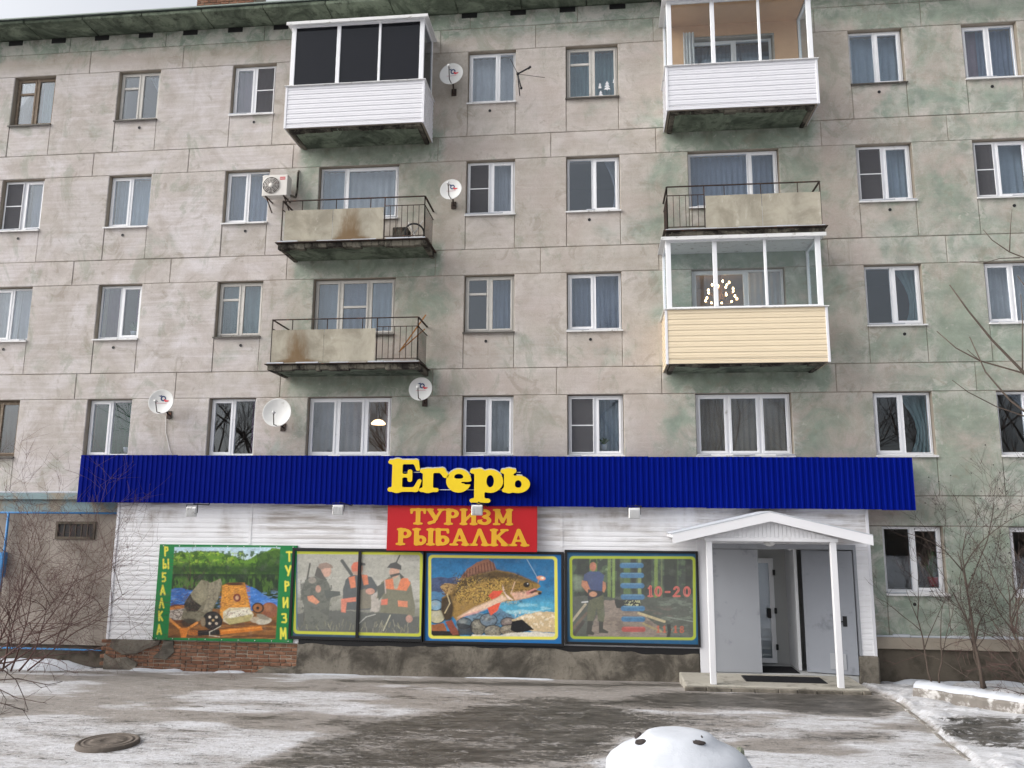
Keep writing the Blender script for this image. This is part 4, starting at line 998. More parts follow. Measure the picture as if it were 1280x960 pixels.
# ================================================================== PRINTED BOARDS (flat print painted into point colours)
class Pic:
    def __init__(s, w, h, px=(1280, 934), corners=None, n=230):
        s.nx = n; s.ny = int(n*h/w); u = np.linspace(0, 1, s.nx); v = np.linspace(0, 1, s.ny); U, V = np.meshgrid(u, v)
        tl, tr, br, bl = [np.array(c, float) for c in corners]
        s.X = (1-U)*(1-V)*tl[0]+U*(1-V)*tr[0]+U*V*br[0]+(1-U)*V*bl[0]; s.Y = (1-U)*(1-V)*tl[1]+U*(1-V)*tr[1]+U*V*br[1]+(1-U)*V*bl[1]
        s.U, s.V = U, V; s.c = np.zeros((s.ny, s.nx, 3)); s.soft = 5
    def put(s, a, col):
        col = np.array(lin(col)) if isinstance(col, str) else col; s.c = s.c*(1-a[..., None])+np.asarray(col)*a[..., None]
    def poly(s, pts, col, al=1, soft=None, rough=0, seed=1):
        X = s.X+rough*(fbm(s.X/30, s.Y/30, seed)-.5)*2; Y = s.Y+rough*(fbm(s.X/30, s.Y/30, seed+50)-.5)*2
        d = np.full(X.shape, 1e9); ins = np.zeros(X.shape, bool); n = len(pts)
        for i in range(n):
            x0, y0 = pts[i]; x1, y1 = pts[(i+1) % n]; dx, dy = x1-x0, y1-y0
            t = np.clip(((X-x0)*dx+(Y-y0)*dy)/(dx*dx+dy*dy+1e-9), 0, 1); d = np.minimum(d, np.hypot(X-x0-t*dx, Y-y0-t*dy))
            cr = ((y0 > Y) != (y1 > Y)) & (X < (x1-x0)*(Y-y0)/(y1-y0+1e-12)+x0); ins ^= cr
        so = soft or s.soft; s.put(np.clip(.5+np.where(ins, d, -d)/so, 0, 1)*al, col)
    def ell(s, cx, cy, rx, ry, col, al=1, soft=None, ang=0):
        c, n = math.cos(ang), math.sin(ang); x = (s.X-cx)*c+(s.Y-cy)*n; y = -(s.X-cx)*n+(s.Y-cy)*c
        d = (1-np.hypot(x/rx, y/ry))*min(rx, ry); s.put(np.clip(.5+d/(soft or s.soft), 0, 1)*al, col)
    def line(s, pts, w, col, al=1):
        for (x0, y0), (x1, y1) in zip(pts[:-1], pts[1:]):
            dx, dy = x1-x0, y1-y0; t = np.clip(((s.X-x0)*dx+(s.Y-y0)*dy)/(dx*dx+dy*dy+1e-9), 0, 1); d = w/2-np.hypot(s.X-x0-t*dx, s.Y-y0-t*dy)
            s.put(np.clip(.5+d/s.soft, 0, 1)*al, col)
    def tex(s, sc, lo, hi, col, al=1, seed=0, sx=1, sy=1, mask=None):
        a = sstep(lo, hi, fbm(s.X/sc*sx, s.Y/sc*sy, seed, 5))*al
        if mask is not None: a = a*mask
        s.put(a, col)
    def box(s, x0, x1, y0, y1, soft=6): return np.clip((s.X-x0)/soft+.5, 0, 1)*np.clip((x1-s.X)/soft+.5, 0, 1)*np.clip((s.Y-y0)/soft+.5, 0, 1)*np.clip((y1-s.Y)/soft+.5, 0, 1)
    def frame(s, x0, x1, y0, y1, t, r, col):
        def rr(a, b, c, d, q):
            dx = np.maximum(np.abs(s.X-(a+b)/2)-(b-a)/2+q, 0); dy = np.maximum(np.abs(s.Y-(c+d)/2)-(d-c)/2+q, 0); return q-np.hypot(dx, dy)
        a = np.clip(.5+rr(x0, x1, y0, y1, r)/6, 0, 1)*(1-np.clip(.5+rr(x0+t, x1-t, y0+t, y1-t, max(4, r-t*.6))/6, 0, 1)); s.put(a, col)
    def glyph(s, g, x, y, sx, sy, col, al=1):      # y: baseline, up is negative
        d = sdf_glyph(g, (s.X-x)/sx, (y-s.Y)/sy); s.put(np.clip(.5-d*min(sx, sy)/6, 0, 1)*al, col)
    def grain(s, a=.35, seed=77):
        f = 1-a+2*a*(.5*fbm(s.X/9, s.Y/9, seed, 2)+.5*fbm(s.X/28, s.Y/28, seed+5, 3)); s.c = np.clip(s.c*f[..., None], 0, 1)
    def board(s, name, x0, x1, z0, z1, y, parent, mat):
        nx, ny = s.nx, s.ny; xs = x0+(x1-x0)*s.U; zs = z1-(z1-z0)*s.V
        v = np.stack([xs, np.full(xs.shape, y), zs], -1).reshape(-1, 3); loc = Vector(((x0+x1)/2, y, z0)); v = v-np.array(loc)
        idx = np.arange(nx*ny).reshape(ny, nx); f = np.stack([idx[1:, :-1], idx[1:, 1:], idx[:-1, 1:], idx[:-1, :-1]], -1).reshape(-1, 4)
        me = bpy.data.meshes.new(name); me.from_pydata(v.tolist(), [], f.tolist())
        a = me.color_attributes.new('print', 'FLOAT_COLOR', 'POINT'); a.data.foreach_set('color', np.concatenate([s.c.reshape(-1, 3), np.ones((nx*ny, 1))], 1).astype(np.float32).ravel())
        return mobj(name, me, loc, mat, parent)
def print_mat(name, rough, coat=0):
    t = NT(name); c = t.attr('print', out='Color'); c = t.mix(t.ramp(t.noise(5, 5, .6), .5, .8, 0, .18), c, lin('8a8a86')); 
    x = t.bsdf(c, rough, spec=.5, Coat_Weight=coat, Coat_Roughness=.03); return x
M['print'] = print_mat('printed_vinyl', .5); M['print_glass'] = print_mat('print_behind_glass', .4, .6)
# thin sans glyphs for the green board and digits
sw = .2
SANS = {
'Р': dict(s=[(.2,.05,.2,.95,sw,sw),(.2,.93,.5,.9,sw*.8,sw*.8),(.52,.88,.56,.65,sw,sw),(.54,.6,.2,.48,sw*.8,sw*.8)]),
'Ы': dict(s=[(.15,.05,.15,.95,sw,sw),(.15,.1,.42,.1,sw*.8,sw*.8),(.46,.14,.46,.42,sw,sw),(.42,.48,.15,.48,sw*.8,sw*.8),(.78,.05,.78,.7,sw,sw),(.78,.9,.78,.95,sw,sw)]),
'Б': dict(s=[(.2,.5,.2,.95,sw,sw),(.2,.93,.6,.93,sw*.8,sw*.8),(.2,.55,.45,.55,sw*.8,sw*.8),(.54,.45,.54,.18,sw,sw),(.45,.08,.16,.08,sw*.8,sw*.8)]),
'А': dict(s=[(.1,.05,.36,.95,sw,sw),(.36,.95,.62,.05,sw,sw),(.2,.3,.55,.3,sw*.7,sw*.7)]),
'Л': dict(s=[(.1,.05,.36,.95,sw,sw),(.36,.95,.62,.05,sw,sw)]),
'К': dict(s=[(.18,.05,.18,.95,sw,sw),(.2,.5,.58,.95,sw,sw),(.25,.55,.62,.05,sw,sw)]),
'Т': dict(s=[(.36,.05,.36,.95,sw,sw),(.06,.93,.66,.93,sw*.8,sw*.8)]),
'У': dict(s=[(.1,.95,.36,.4,sw,sw),(.64,.95,.34,.05,sw,sw)]),
'И': dict(s=[(.14,.05,.14,.95,sw,sw),(.58,.05,.58,.95,sw,sw),(.14,.15,.58,.85,sw*.9,sw*.9)]),
'З': dict(s=[(.12,.88,.5,.9,sw*.8,sw*.8),(.54,.82,.52,.62,sw,sw),(.5,.52,.3,.52,sw*.8,sw*.8),(.56,.42,.56,.2,sw,sw),(.48,.08,.1,.1,sw*.8,sw*.8)]),
'М': dict(s=[(.1,.05,.14,.95,sw,sw),(.66,.05,.62,.95,sw,sw),(.14,.92,.38,.3,sw,sw),(.38,.3,.62,.92,sw,sw)]),
'1': dict(s=[(.4,.08,.4,.92,.24,.24),(.18,.06,.62,.06,.13,.13),(.2,.78,.4,.92,.13,.13)]),
'0': dict(b=[(.4,.5,.36,.48,.13,.3,0,0)], s=[]), '2': dict(b=[(.4,.68,.3,.3,.11,.13,0,0)], c=[(.0,.5,.4,.5,.3,.3)], s=[(.56,.56,.16,.1,.2,.16),(.1,.08,.7,.08,.15,.15)]),
'8': dict(b=[(.4,.73,.28,.26,.11,.11,0,0),(.4,.27,.32,.28,.13,.12,0,0)], s=[]), '-': dict(s=[(.1,.45,.5,.45,.15,.15)]),
}
def border(p, x0, x1, y0, y1, blue='1f6aa5'):
    pass

# --- 1: green-framed board with tackle on a lakeside table
fx = lambda u, v, y=-.36: W(u, v, y)
x0, z1 = fx(203.5, 681); x1, z0 = fx(363, 803); x0 -= .06; x1 += .03
p = Pic(x1-x0, z1-z0, corners=[(92, 68), (1187, 78), (1130, 890), (20, 875)], n=260); p.soft = 6
p.c[:] = lin('0c7a3c')
pm = p.box(-1e4, 1e4, 88, 862)*np.clip((p.X-(208-(p.Y-88)*.083))/6+.5, 0, 1)*np.clip(((1058-(p.Y-88)*.07)-p.X)/6+.5, 0, 1); keep = p.c.copy()
p.c[:] = lin('b9d4e2'); p.put(sstep(88, 200, p.Y)*.4, 'dfe9ea')
p.poly([(150, 150), (400, 115), (560, 130), (700, 165), (780, 200), (900, 140), (1000, 100), (1080, 95), (1080, 330), (150, 330)], '5f8a26', rough=16)
p.tex(26, .45, .62, '35591c', .9, 3, mask=p.box(100, 1100, 120, 330)); p.tex(20, .55, .7, '9ab83e', .7, 5, mask=p.box(180, 760, 120, 240, 40))
p.poly([(880, 150), (1080, 100), (1080, 330), (840, 330)], '2a4a1c', .7, rough=14); p.put(p.box(100, 1100, 240, 318, 50)*.8, '1d3a18')
p.poly([(100, 318), (1100, 318), (1100, 620), (100, 620)], '1c3318'); p.tex(40, .42, .6, '507a2a', .8, 9, 2.2, .7, p.box(100, 700, 350, 470, 40)); p.tex(40, .45, .6, '4d7028', .7, 19, 2, .6, p.box(780, 1060, 330, 480, 40))
p.poly([(100, 455), (260, 440), (420, 480), (420, 640), (100, 640)], '2a5fa8', rough=10); p.poly([(760, 400), (830, 430), (960, 520), (1060, 540), (1060, 640), (760, 640)], '3c74bd', rough=10); p.tex(20, .5, .7, '7fa6d8', .5, 23, .5, 2, p.box(100, 1060, 460, 620, 30))
p.poly([(100, 610), (300, 580), (700, 640), (1040, 610), (1040, 900), (100, 900)], '8a5a2c', rough=6); p.tex(60, .4, .65, '5a371a', .8, 29, .5, 3, p.box(80, 1050, 640, 880, 20)); p.tex(50, .55, .7, 'b98247', .7, 31, .4, 4, p.box(300, 1050, 760, 880, 20))
p.ell(230, 660, 110, 80, '6b3f22'); p.ell(225, 655, 85, 58, 'b9aea2'); p.tex(10, .45, .6, '6a6058', .8, 37, mask=p.box(150, 310, 600, 710)); p.line([(150, 620), (270, 600)], 26, 'c07a3e')
p.poly([(590, 420), (640, 395), (770, 392), (810, 600), (790, 700), (560, 700)], 'd8963c', rough=3); p.tex(8, .45, .6, 'a8682a', .8, 41, .5, 2.5, p.box(565, 812, 410, 620)); p.ell(690, 403, 78, 13, '4a2d18')
p.ell(705, 520, 30, 34, '7a3328'); p.ell(705, 520, 14, 18, 'caa07a')
p.poly([(300, 560), (420, 370), (470, 380), (500, 400), (575, 358), (585, 400), (560, 520), (500, 640), (400, 720), (310, 745), (250, 700)], '7a7460', rough=4)
p.poly([(285, 560), (330, 490), (420, 370), (465, 400), (470, 520), (400, 600), (320, 630)], '8a846c'); p.poly([(275, 580), (330, 490), (350, 540), (420, 590), (380, 640), (300, 640)], '2c2820', rough=4)
p.poly([(480, 400), (575, 360), (585, 405), (545, 540), (480, 640), (430, 640), (475, 500)], '98907a', .8); p.tex(14, .5, .7, '5a5444', .5, 43, mask=p.box(260, 580, 370, 740)); p.ell(410, 500, 45, 60, 'a29a80', .6, 40)
p.ell(320, 735, 70, 35, '2a211a', .8, 12); p.poly([(590, 640), (640, 605), (800, 600), (835, 660), (820, 710), (640, 745), (590, 720)], 'cfc3a2'); p.poly([(600, 640), (790, 610), (822, 650), (650, 700)], 'e2dcc8'); p.tex(12, .55, .65, '9a7a6a', .7, 47, mask=p.box(620, 800, 620, 690)); p.poly([(600, 700), (820, 660), (820, 712), (640, 748)], 'a89c58', .7)
p.ell(962, 620, 66, 62, '8a5236'); p.ell(945, 600, 35, 30, 'b07850', .6, 25); p.ell(870, 605, 48, 46, '3a2a1c'); p.ell(868, 605, 36, 34, '9a6238'); p.ell(868, 605, 12, 12, '2a1c12')
p.ell(850, 705, 45, 26, 'b5a48c'); p.ell(915, 715, 62, 28, 'c2bba8', 1, None, -.2); p.ell(905, 680, 50, 20, '8f8876', 1, None, .35)
p.poly([(370, 800), (560, 790), (560, 835), (370, 845)], '1a1614'); p.poly([(560, 790), (890, 755), (905, 790), (570, 832)], 'd17a28'); p.line([(580, 800), (880, 770)], 8, 'f0a850', .7); p.poly([(310, 795), (385, 800), (385, 840), (310, 838)], 'b0672a')
p.line([(150, 700), (250, 790)], 22, 'd98c3e'); p.line([(380, 735), (300, 790)], 20, 'd98c3e'); p.poly([(235, 780), (310, 780), (290, 860), (250, 860)], 'd07a2c')
p.ell(505, 715, 80, 78, '181614'); p.ell(430, 725, 20, 40, '8a7a62'); p.ell(510, 712, 62, 60, '2c2a2a')
for k in range(8):
    a = k*.785; p.ell(510+38*math.cos(a), 712+38*math.sin(a), 11, 11, 'd8c8b0' if k % 2 else '101010')
p.ell(510, 712, 10, 10, 'c8a878'); p.line([(570, 760), (520, 790), (480, 810), (480, 840), (560, 850)], 5, 'd8d2c0')
p.grain(.45); p.c = keep*(1-pm[..., None])+p.c*pm[..., None]
for ch_, y in zip('РЫБАЛКА', (165, 275, 390, 500, 612, 720, 835)): p.glyph(SANS[ch_], 118-(y-165)*.1, y, 62, 82, 'e6dc4a')
for ch_, y in zip('ТУРИЗМ', (208, 330, 462, 600, 730, 862)): p.glyph(SANS[ch_], 1102-(y-208)*.098, y, 70, 92 if y > 800 else 85, 'e6dc4a')
bd = empty('lakeside_tackle_poster', ((x0+x1)/2, -.36, z0)); tag(bd, 'green-framed poster with yellow side lettering, a hat, basket and fishing reel by a lake', 'poster')
M['greenboard'] = plain('green_board', '0c7a3c', .5)
m = MB(); m.cbox(x0-.012, x1+.012, -.358, -.318, z0-.012, z1+.012, .003); m.build('backing_board', M['greenboard'], bd)
p.board('printed_sheet', x0, x1, z0, z1, -.3605, bd, M['print'])
for k in range(9):
    for zz_ in (z0+.02, z1-.02):
        m = MB(); m.lathe((x0+.08+(x1-x0-.16)*k/8, -.361, zz_), (0, -1, 0), [(.012, 0), (.01, .006), (0, .007)], 8); m.build('rivet', M['sill_white'], bd)

def framed(px4, pic, name, label, mull=None, glass_on=False, fw=.055):
    (u0, v0), (u1, v1) = px4; x0, z1 = W(u0, v0, -.36); x1, z0 = W(u1, v1, -.36)
    o = empty(name, ((x0+x1)/2, -.36, z0)); tag(o, label, 'poster')
    m = MB(); m.ring(x0-fw, x1+fw, z0-fw, z1+fw, fw+.004, -.385, -.317); m.build('frame', M['black'], o)
    m = MB(); m.box(x0-.02, x1+.02, -.345, -.318, z0-.02, z1+.02); m.build('backing_board', M['black'], o)
    pic.board('printed_sheet', x0, x1, z0, z1, -.352, o, M['print_glass' if glass_on else 'print'])
    if mull:
        xm = W(mull, (v0+v1)/2, -.37)[0]; m = MB(); m.cbox(xm-.032, xm+.032, -.384, -.353, z0, z1, .004); m.build('mullion', M['black'], o)
    return o
# --- 2: three hunters
p = Pic(2.85, 1.95, corners=[(75, 50), (1195, 55), (1180, 850), (35, 850)], n=240); p.soft = 7
p.c[:] = lin('a9a79c'); p.tex(260, .45, .65, 'bfbdb4', .8, 3, .4, 3); p.put(sstep(430, 700, p.Y)*.85, '5b5d52')
p.tex(60, .45, .7, '6e6f5e', .6, 4, 1, 2, p.box(60, 1180, 470, 800, 60)); p.poly([(60, 640), (400, 600), (800, 620), (1180, 650), (1180, 800), (60, 800)], '3e4240', .85, rough=20)
# left
p.line([(205, 175), (180, 320), (150, 700)], 15, '35322e'); p.poly([(160, 330), (240, 295), (330, 290), (375, 360), (400, 480), (380, 540), (360, 780), (160, 780), (150, 560), (120, 470)], '565a50', rough=6)
p.tex(28, .5, .65, '3a3e38', .8, 7, mask=p.box(120, 400, 300, 780)); p.poly([(330, 420), (470, 430), (475, 465), (350, 500)], '3c4440'); p.poly([(180, 480), (230, 470), (290, 530), (260, 555), (190, 520)], 'd98a62'); p.ell(278, 410, 24, 34, 'b88a76'); p.ell(225, 330, 35, 30, '8d857a')
p.ell(350, 240, 44, 58, 'c79a86'); p.poly([(270, 215), (290, 175), (350, 160), (395, 185), (412, 212), (340, 215), (290, 235)], '8d7466'); p.poly([(245, 290), (268, 200), (300, 230), (330, 290), (350, 320), (310, 320)], '3f3a36')
# middle
p.poly([(520, 320), (560, 285), (640, 265), (740, 290), (800, 380), (790, 430), (760, 450), (760, 590), (500, 600), (495, 420)], '3b4348', rough=5); p.poly([(545, 300), (600, 285), (610, 390), (565, 400)], 'd9764a'); p.poly([(655, 270), (710, 275), (720, 360), (680, 370)], 'd9764a')
p.line([(488, 145), (570, 270)], 30, '33383a'); p.ell(620, 215, 52, 62, 'b98a74'); p.poly([(568, 200), (590, 160), (640, 150), (640, 240), (580, 245)], 'd0603e'); p.poly([(640, 155), (690, 165), (695, 185), (640, 190)], '2c2c2e')
p.poly([(480, 500), (610, 480), (610, 520), (530, 530), (520, 625), (480, 620)], 'd9785c'); p.poly([(640, 420), (690, 400), (760, 470), (740, 580), (640, 590)], '77705e'); p.ell(735, 425, 40, 28, 'c88f7a'); p.poly([(745, 460), (800, 440), (825, 560), (800, 610), (740, 610)], 'b5aca2', rough=10)
# right
p.poly([(830, 340), (900, 290), (1000, 280), (1085, 330), (1125, 560), (1120, 640), (1060, 650), (820, 620), (840, 480), (790, 490)], '6c6a52', rough=4); p.poly([(860, 320), (940, 300), (1060, 300), (1085, 345), (1050, 415), (870, 400)], 'dd7440'); p.poly([(930, 290), (1010, 280), (970, 400), (945, 400)], 'a8a490')
p.ell(945, 245, 44, 56, 'c89a82'); p.poly([(880, 205), (910, 165), (960, 150), (1005, 185), (1005, 225), (930, 210)], '26272a'); p.line([(990, 90), (960, 160)], 12, '2c2c2c'); p.poly([(905, 270), (990, 250), (1030, 290), (1000, 310), (990, 270), (915, 295)], '2a2a28')
p.poly([(830, 500), (890, 490), (885, 545), (830, 550)], 'd96a4a'); p.poly([(975, 505), (1060, 510), (1060, 565), (980, 560)], 'e08258'); p.poly([(820, 620), (1060, 630), (1050, 780), (830, 780)], '3f4444'); p.ell(1075, 670, 30, 34, 'b88878')
p.poly([(790, 380), (860, 340), (870, 420), (810, 510)], '454a44'); p.line([(860, 320), (870, 440)], 10, 'b8a8a0')
p.line([(640, 720), (700, 660), (780, 635)], 8, 'b8b8b0'); p.line([(910, 640), (850, 780)], 9, 'c8c4a8')
for k in range(90):
    x = random.uniform(70, 1170); y = random.uniform(740, 810); p.line([(x, y), (x+random.uniform(-25, 25), y-random.uniform(20, 70))], 4, random.choice(['6b6b50', '8f8c6a', '55553c', 'a8a48a']), .8)
p.grain(.4); p.put(np.full(p.X.shape, .14), 'c4c4bc'); q = 1-p.box(92-0, 1172, 75, 805, 8); p.put(q, '3d6a8e'); p.put((1-p.box(75, 1178, 60, 822, 6))*1.0, '2c4c66'); p.frame(55, 1190, 58, 828, 26, 40, 'c3c83c')  # even pale veil puts the glass reflection into the print colours
framed(((369, 688), (526.5, 799)), p, 'hunters_poster', 'poster of three hunters in orange vests under a painted-in pale reflection, behind black window bars', mull=448, glass_on=True)
# --- 3: leaping fish
p = Pic(2.95, 1.9, corners=[(70, 60), (1240, 60), (1235, 880), (50, 860)], n=260); p.soft = 6
p.c[:] = lin('2c6d9c'); p.put(sstep(120, 520, p.Y)*.6, '3c8db8'); p.tex(120, .5, .7, '1f5a88', .5, 3, .6, 1.5)
p.put(p.box(640, 1190, 480, 640, 90)*.75, '5fb0cc'); p.tex(70, .5, .65, 'a8d4dc', .7, 6, .7, 2, p.box(760, 1190, 520, 640, 50))
p.poly([(100, 300), (200, 275), (260, 290), (330, 275), (380, 300), (380, 460), (100, 480)], '4a5878', rough=8); p.tex(40, .5, .65, '35405c', .6, 8, mask=p.box(100, 380, 290, 480)); p.poly([(100, 420), (300, 410), (300, 520), (100, 540)], '4f7ca0', rough=10)
p.poly([(600, 640), (700, 560), (830, 640), (840, 720), (600, 720)], '5f7f96', rough=8); p.poly([(330, 680), (520, 600), (640, 640), (620, 760), (330, 800)], '6f8898', rough=8)
rk = [(400, 700, 60, 45, '5a6a72'), (520, 735, 62, 70, '7a7668'), (610, 670, 70, 55, '6d7c88'), (650, 770, 75, 50, '8a8474'), (780, 690, 60, 40, '7f6f6a'), (790, 760, 80, 45, '8e826e'), (160, 640, 70, 60, 'b5ae90'), (150, 540, 55, 45, '7fa0b4')]
for (a, b, c_, d, col) in rk: p.ell(a, b, c_+8, d+8, '22242a', .9); p.ell(a, b, c_, d, col); p.ell(a-c_*.2, b-d*.3, c_*.5, d*.4, 'c0bcae', .4, 30)
p.tex(16, .5, .65, '2c3038', .5, 12, mask=p.box(330, 860, 600, 810, 20))
p.poly([(810, 670), (900, 620), (1060, 590), (1200, 590), (1200, 780), (1000, 770), (860, 740)], 'cdb58e', rough=8); p.tex(20, .5, .7, 'efe3cc', .7, 14, mask=p.box(840, 1190, 590, 740, 20)); p.poly([(815, 680), (900, 660), (1000, 750), (860, 790), (800, 760)], '16161a', rough=8)
p.poly([(460, 800), (700, 810), (760, 790), (1000, 770), (1200, 790), (1200, 850), (460, 850)], 'd8d2c2', rough=8); p.poly([(100, 720), (220, 700), (250, 770), (100, 780)], '9a5e3a', rough=6); p.poly([(100, 770), (360, 770), (360, 820), (100, 820)], '241c1a', rough=6)
# fish
p.poly([(360, 300), (430, 200), (520, 140), (610, 108), (660, 150), (685, 215), (560, 240), (440, 290)], '8a5f4c', rough=6)
for k in range(11):
    t_ = k/10; p.line([(395+270*t_, 300-90*t_), (400+250*t_, 230-110*t_)], 7, '4a2a24', .9)
p.poly([(190, 370), (230, 340), (350, 345), (310, 440), (260, 470)], 'a88a5a', rough=6); p.tex(14, .5, .62, '5a3c28', .8, 21, mask=p.box(200, 340, 345, 450))
p.poly([(205, 470), (290, 420), (380, 300), (520, 250), (690, 212), (820, 235), (940, 285), (1045, 335), (1060, 360), (1020, 390), (1072, 405), (1060, 430), (960, 465), (840, 490), (720, 500), (600, 555), (430, 620), (330, 680), (300, 640), (240, 680), (200, 590)], '9a7a42', rough=4)
p.poly([(360, 310), (520, 250), (690, 212), (820, 235), (940, 285), (1040, 335), (900, 310), (740, 290), (600, 300), (420, 370), (300, 480), (290, 440)], '4c3c26', .9, soft=40); p.poly([(200, 480), (280, 440), (310, 560), (290, 680), (230, 680), (195, 580)], '2a221c', .9, soft=20)
p.tex(12, .52, .62, '3c2e1a', .7, 25, mask=p.box(300, 900, 240, 520, 40)*(p.Y < 640)); p.tex(9, .55, .62, 'd8b45c', .6, 27, mask=p.box(330, 860, 290, 520, 40))
p.poly([(340, 650), (480, 560), (640, 490), (730, 440), (780, 480), (700, 520), (560, 585), (400, 635)], 'e0c0a6', 1, soft=20); p.poly([(330, 680), (400, 625), (560, 570), (520, 605), (360, 650)], 'd89a94', .8, soft=14)
p.poly([(730, 340), (820, 305), (1045, 340), (1020, 390), (1070, 408), (960, 462), (830, 488), (775, 470)], '94763e', .95); p.poly([(800, 420), (930, 400), (1060, 420), (960, 462), (840, 488)], 'd9ae98', .9, soft=14); p.poly([(735, 345), (760, 430), (830, 488), (780, 480), (735, 400)], 'e8cfc0')
p.tex(10, .52, .62, '54401f', .7, 33, mask=p.box(740, 1000, 310, 420, 20)); p.line([(840, 320), (805, 430)], 8, 'd8b8a0', .8)
p.poly([(610, 450), (650, 405), (740, 400), (700, 455), (640, 485)], 'd2543c', rough=4); p.poly([(600, 560), (720, 505), (690, 580), (630, 630)], 'dc5c42', rough=4)
p.ell(940, 345, 28, 24, '2c2418'); p.ell(944, 342, 12, 12, '0c0c0c'); p.ell(950, 336, 5, 5, 'e8e8e8'); p.poly([(935, 410), (1010, 375), (1030, 385), (980, 430), (940, 440)], 'c88a80'); p.poly([(960, 415), (1015, 388), (1040, 400), (985, 425)], '5a3a34'); p.ell(1052, 422, 16, 12, '2a2a30')
p.line([(250, 440), (275, 520), (230, 610)], 9, 'c8b48a'); p.poly([(230, 690), (290, 670), (360, 800), (300, 810)], '8a4a3a', rough=6); p.poly([(340, 700), (470, 720), (470, 810), (350, 800)], '2c2c30', .85, rough=10)
p.line([(945, 110), (1030, 270)], 4, 'c8d8e0', .8); p.ell(1065, 282, 38, 20, 'e09a78', 1, None, .15); p.ell(1075, 280, 14, 10, 'f0e8d8'); p.line([(1045, 290), (1040, 320)], 10, 'c08868')
p.grain(.4); p.put(1-p.box(112, 1195, 95, 830, 8), '1b6cab'); p.frame(85, 1205, 78, 842, 26, 40, 'e3dc5a')
framed(((533, 691), (702, 805)), p, 'leaping_fish_poster', 'blue-bordered poster of a leaping spiny brown fish over rocks', fw=.05)
# --- 4: man on a forest track and opening hours
p = Pic(2.75, 1.9, corners=[(55, 55), (1210, 65), (1230, 895), (50, 880)], n=260); p.soft = 7
p.c[:] = lin('2c352c'); p.tex(50, .45, .65, '4f6444', .8, 3, 1, 1, p.box(80, 1220, 100, 480, 60)); p.tex(30, .55, .7, '8aa070', .6, 4, mask=p.box(340, 460, 120, 330, 40))
for (x, w, col) in ((295, 70, '6c8a3a'), (440, 30, '7a9048'), (480, 24, '86a050'), (600, 60, '5c7840'), (715, 34, '8a9a5c'), (860, 30, '7c9440'), (910, 14, '6c7850'), (1045, 22, '5a7048')): p.line([(x, 100), (x-4, 470)], w, col, .75)
for (x, w) in ((205, 110), (770, 90), (990, 120), (660, 40), (520, 30), (1150, 60)): p.line([(x, 110), (x, 420)], w, '14180f' if w > 50 else '20261a', .8)
p.poly([(80, 460), (480, 470), (1230, 470), (1230, 850), (80, 850)], '4c5048', rough=16); p.poly([(400, 500), (520, 500), (760, 640), (1000, 850), (230, 850), (330, 620)], '8c7e72', rough=10); p.tex(40, .5, .65, '6d6058', .6, 8, .6, 2, p.box(250, 1000, 560, 850, 40))
p.tex(60, .5, .65, '6f7a6c', .7, 9, .7, 2, p.box(880, 1220, 470, 800, 40)); p.poly([(480, 490), (720, 500), (720, 580), (500, 570)], '20201a', rough=10); p.tex(12, .5, .62, 'c8c89a', .9, 11, mask=p.box(570, 720, 500, 560))
for (a, b, w, col) in (((700, 615), (930, 690), 22, 'c8b890'), ((740, 710), (900, 780), 16, 'a89868'), ((100, 690), (220, 540), 22, 'b5a890'), ((105, 760), (230, 620), 26, '6c5a4c'), ((100, 830), (200, 700), 30, '3c302a'), ((190, 520), (240, 515), 12, 'd8d8d8'), ((960, 650), (1200, 690), 8, '8a948a')): p.line([a, b], w, col, .9)
p.put(p.box(110, 200, 280, 410, 40)*.5, '9aa890')
p.poly([(215, 260), (265, 235), (345, 235), (395, 270), (380, 340), (370, 420), (250, 420), (245, 330), (205, 320)], '3c4a74', rough=3); p.poly([(190, 320), (235, 325), (265, 400), (310, 430), (300, 465), (255, 450), (185, 370)], 'b87a5a'); p.poly([(380, 325), (405, 340), (408, 390), (390, 430), (375, 420)], 'b87a5a')
p.ell(292, 190, 30, 42, 'b8745a'); p.poly([(262, 160), (275, 125), (320, 120), (330, 165), (295, 145)], '283018'); p.poly([(245, 400), (380, 420), (370, 470), (250, 530), (240, 480)], '23242c'); p.ell(290, 445, 36, 24, 'c08a6a')
p.poly([(255, 500), (385, 450), (395, 640), (385, 700), (330, 690), (322, 560), (295, 690), (235, 690), (240, 560)], '5c5e46', rough=4); p.poly([(238, 690), (285, 690), (275, 780), (298, 800), (290, 818), (225, 812)], '2c2a22'); p.poly([(340, 690), (380, 695), (378, 760), (428, 785), (420, 800), (340, 797)], '2c2a22')
for i, y in enumerate((178, 270, 365, 468, 574, 670, 763)):
    col = '3a7098' if i < 6 else 'b04a44'; a = 535+i*2; p.line([(a+22, y), (a+190, y)], 48, col); p.line([(a+22, y-17), (a+190, y-17)], 7, '7aa4c0' if i < 6 else 'd08078', .6)
x = 775
for ch_ in '10-20':
    p.glyph(SANS[ch_], x-4, 466, 92, 100, 'd8685a'); d = sdf_glyph(SANS[ch_], (p.X-x+4)/92, (466-p.Y)/100)+.07; p.put(np.clip(.5-d*92/6, 0, 1), '7e2a30'); x += 92 if ch_ not in '-1' else 70
x = 850
for ch_ in '11-18': p.glyph(SANS[ch_], x, 790, 62, 62, 'c05a3c', .85); x += 56 if ch_ != '-' else 42
p.poly([(950, 715), (985, 712), (990, 770), (975, 840), (945, 840), (960, 780)], '181a18')
p.grain(.45); p.put(np.full(p.X.shape, .1), 'b8bcb8'); p.put(1-p.box(100, 1190, 112, 830, 8), '1f5a80'); p.frame(78, 1210, 92, 855, 24, 40, 'a9b83c')  # thin pale wash over the print, a glass reflection painted in
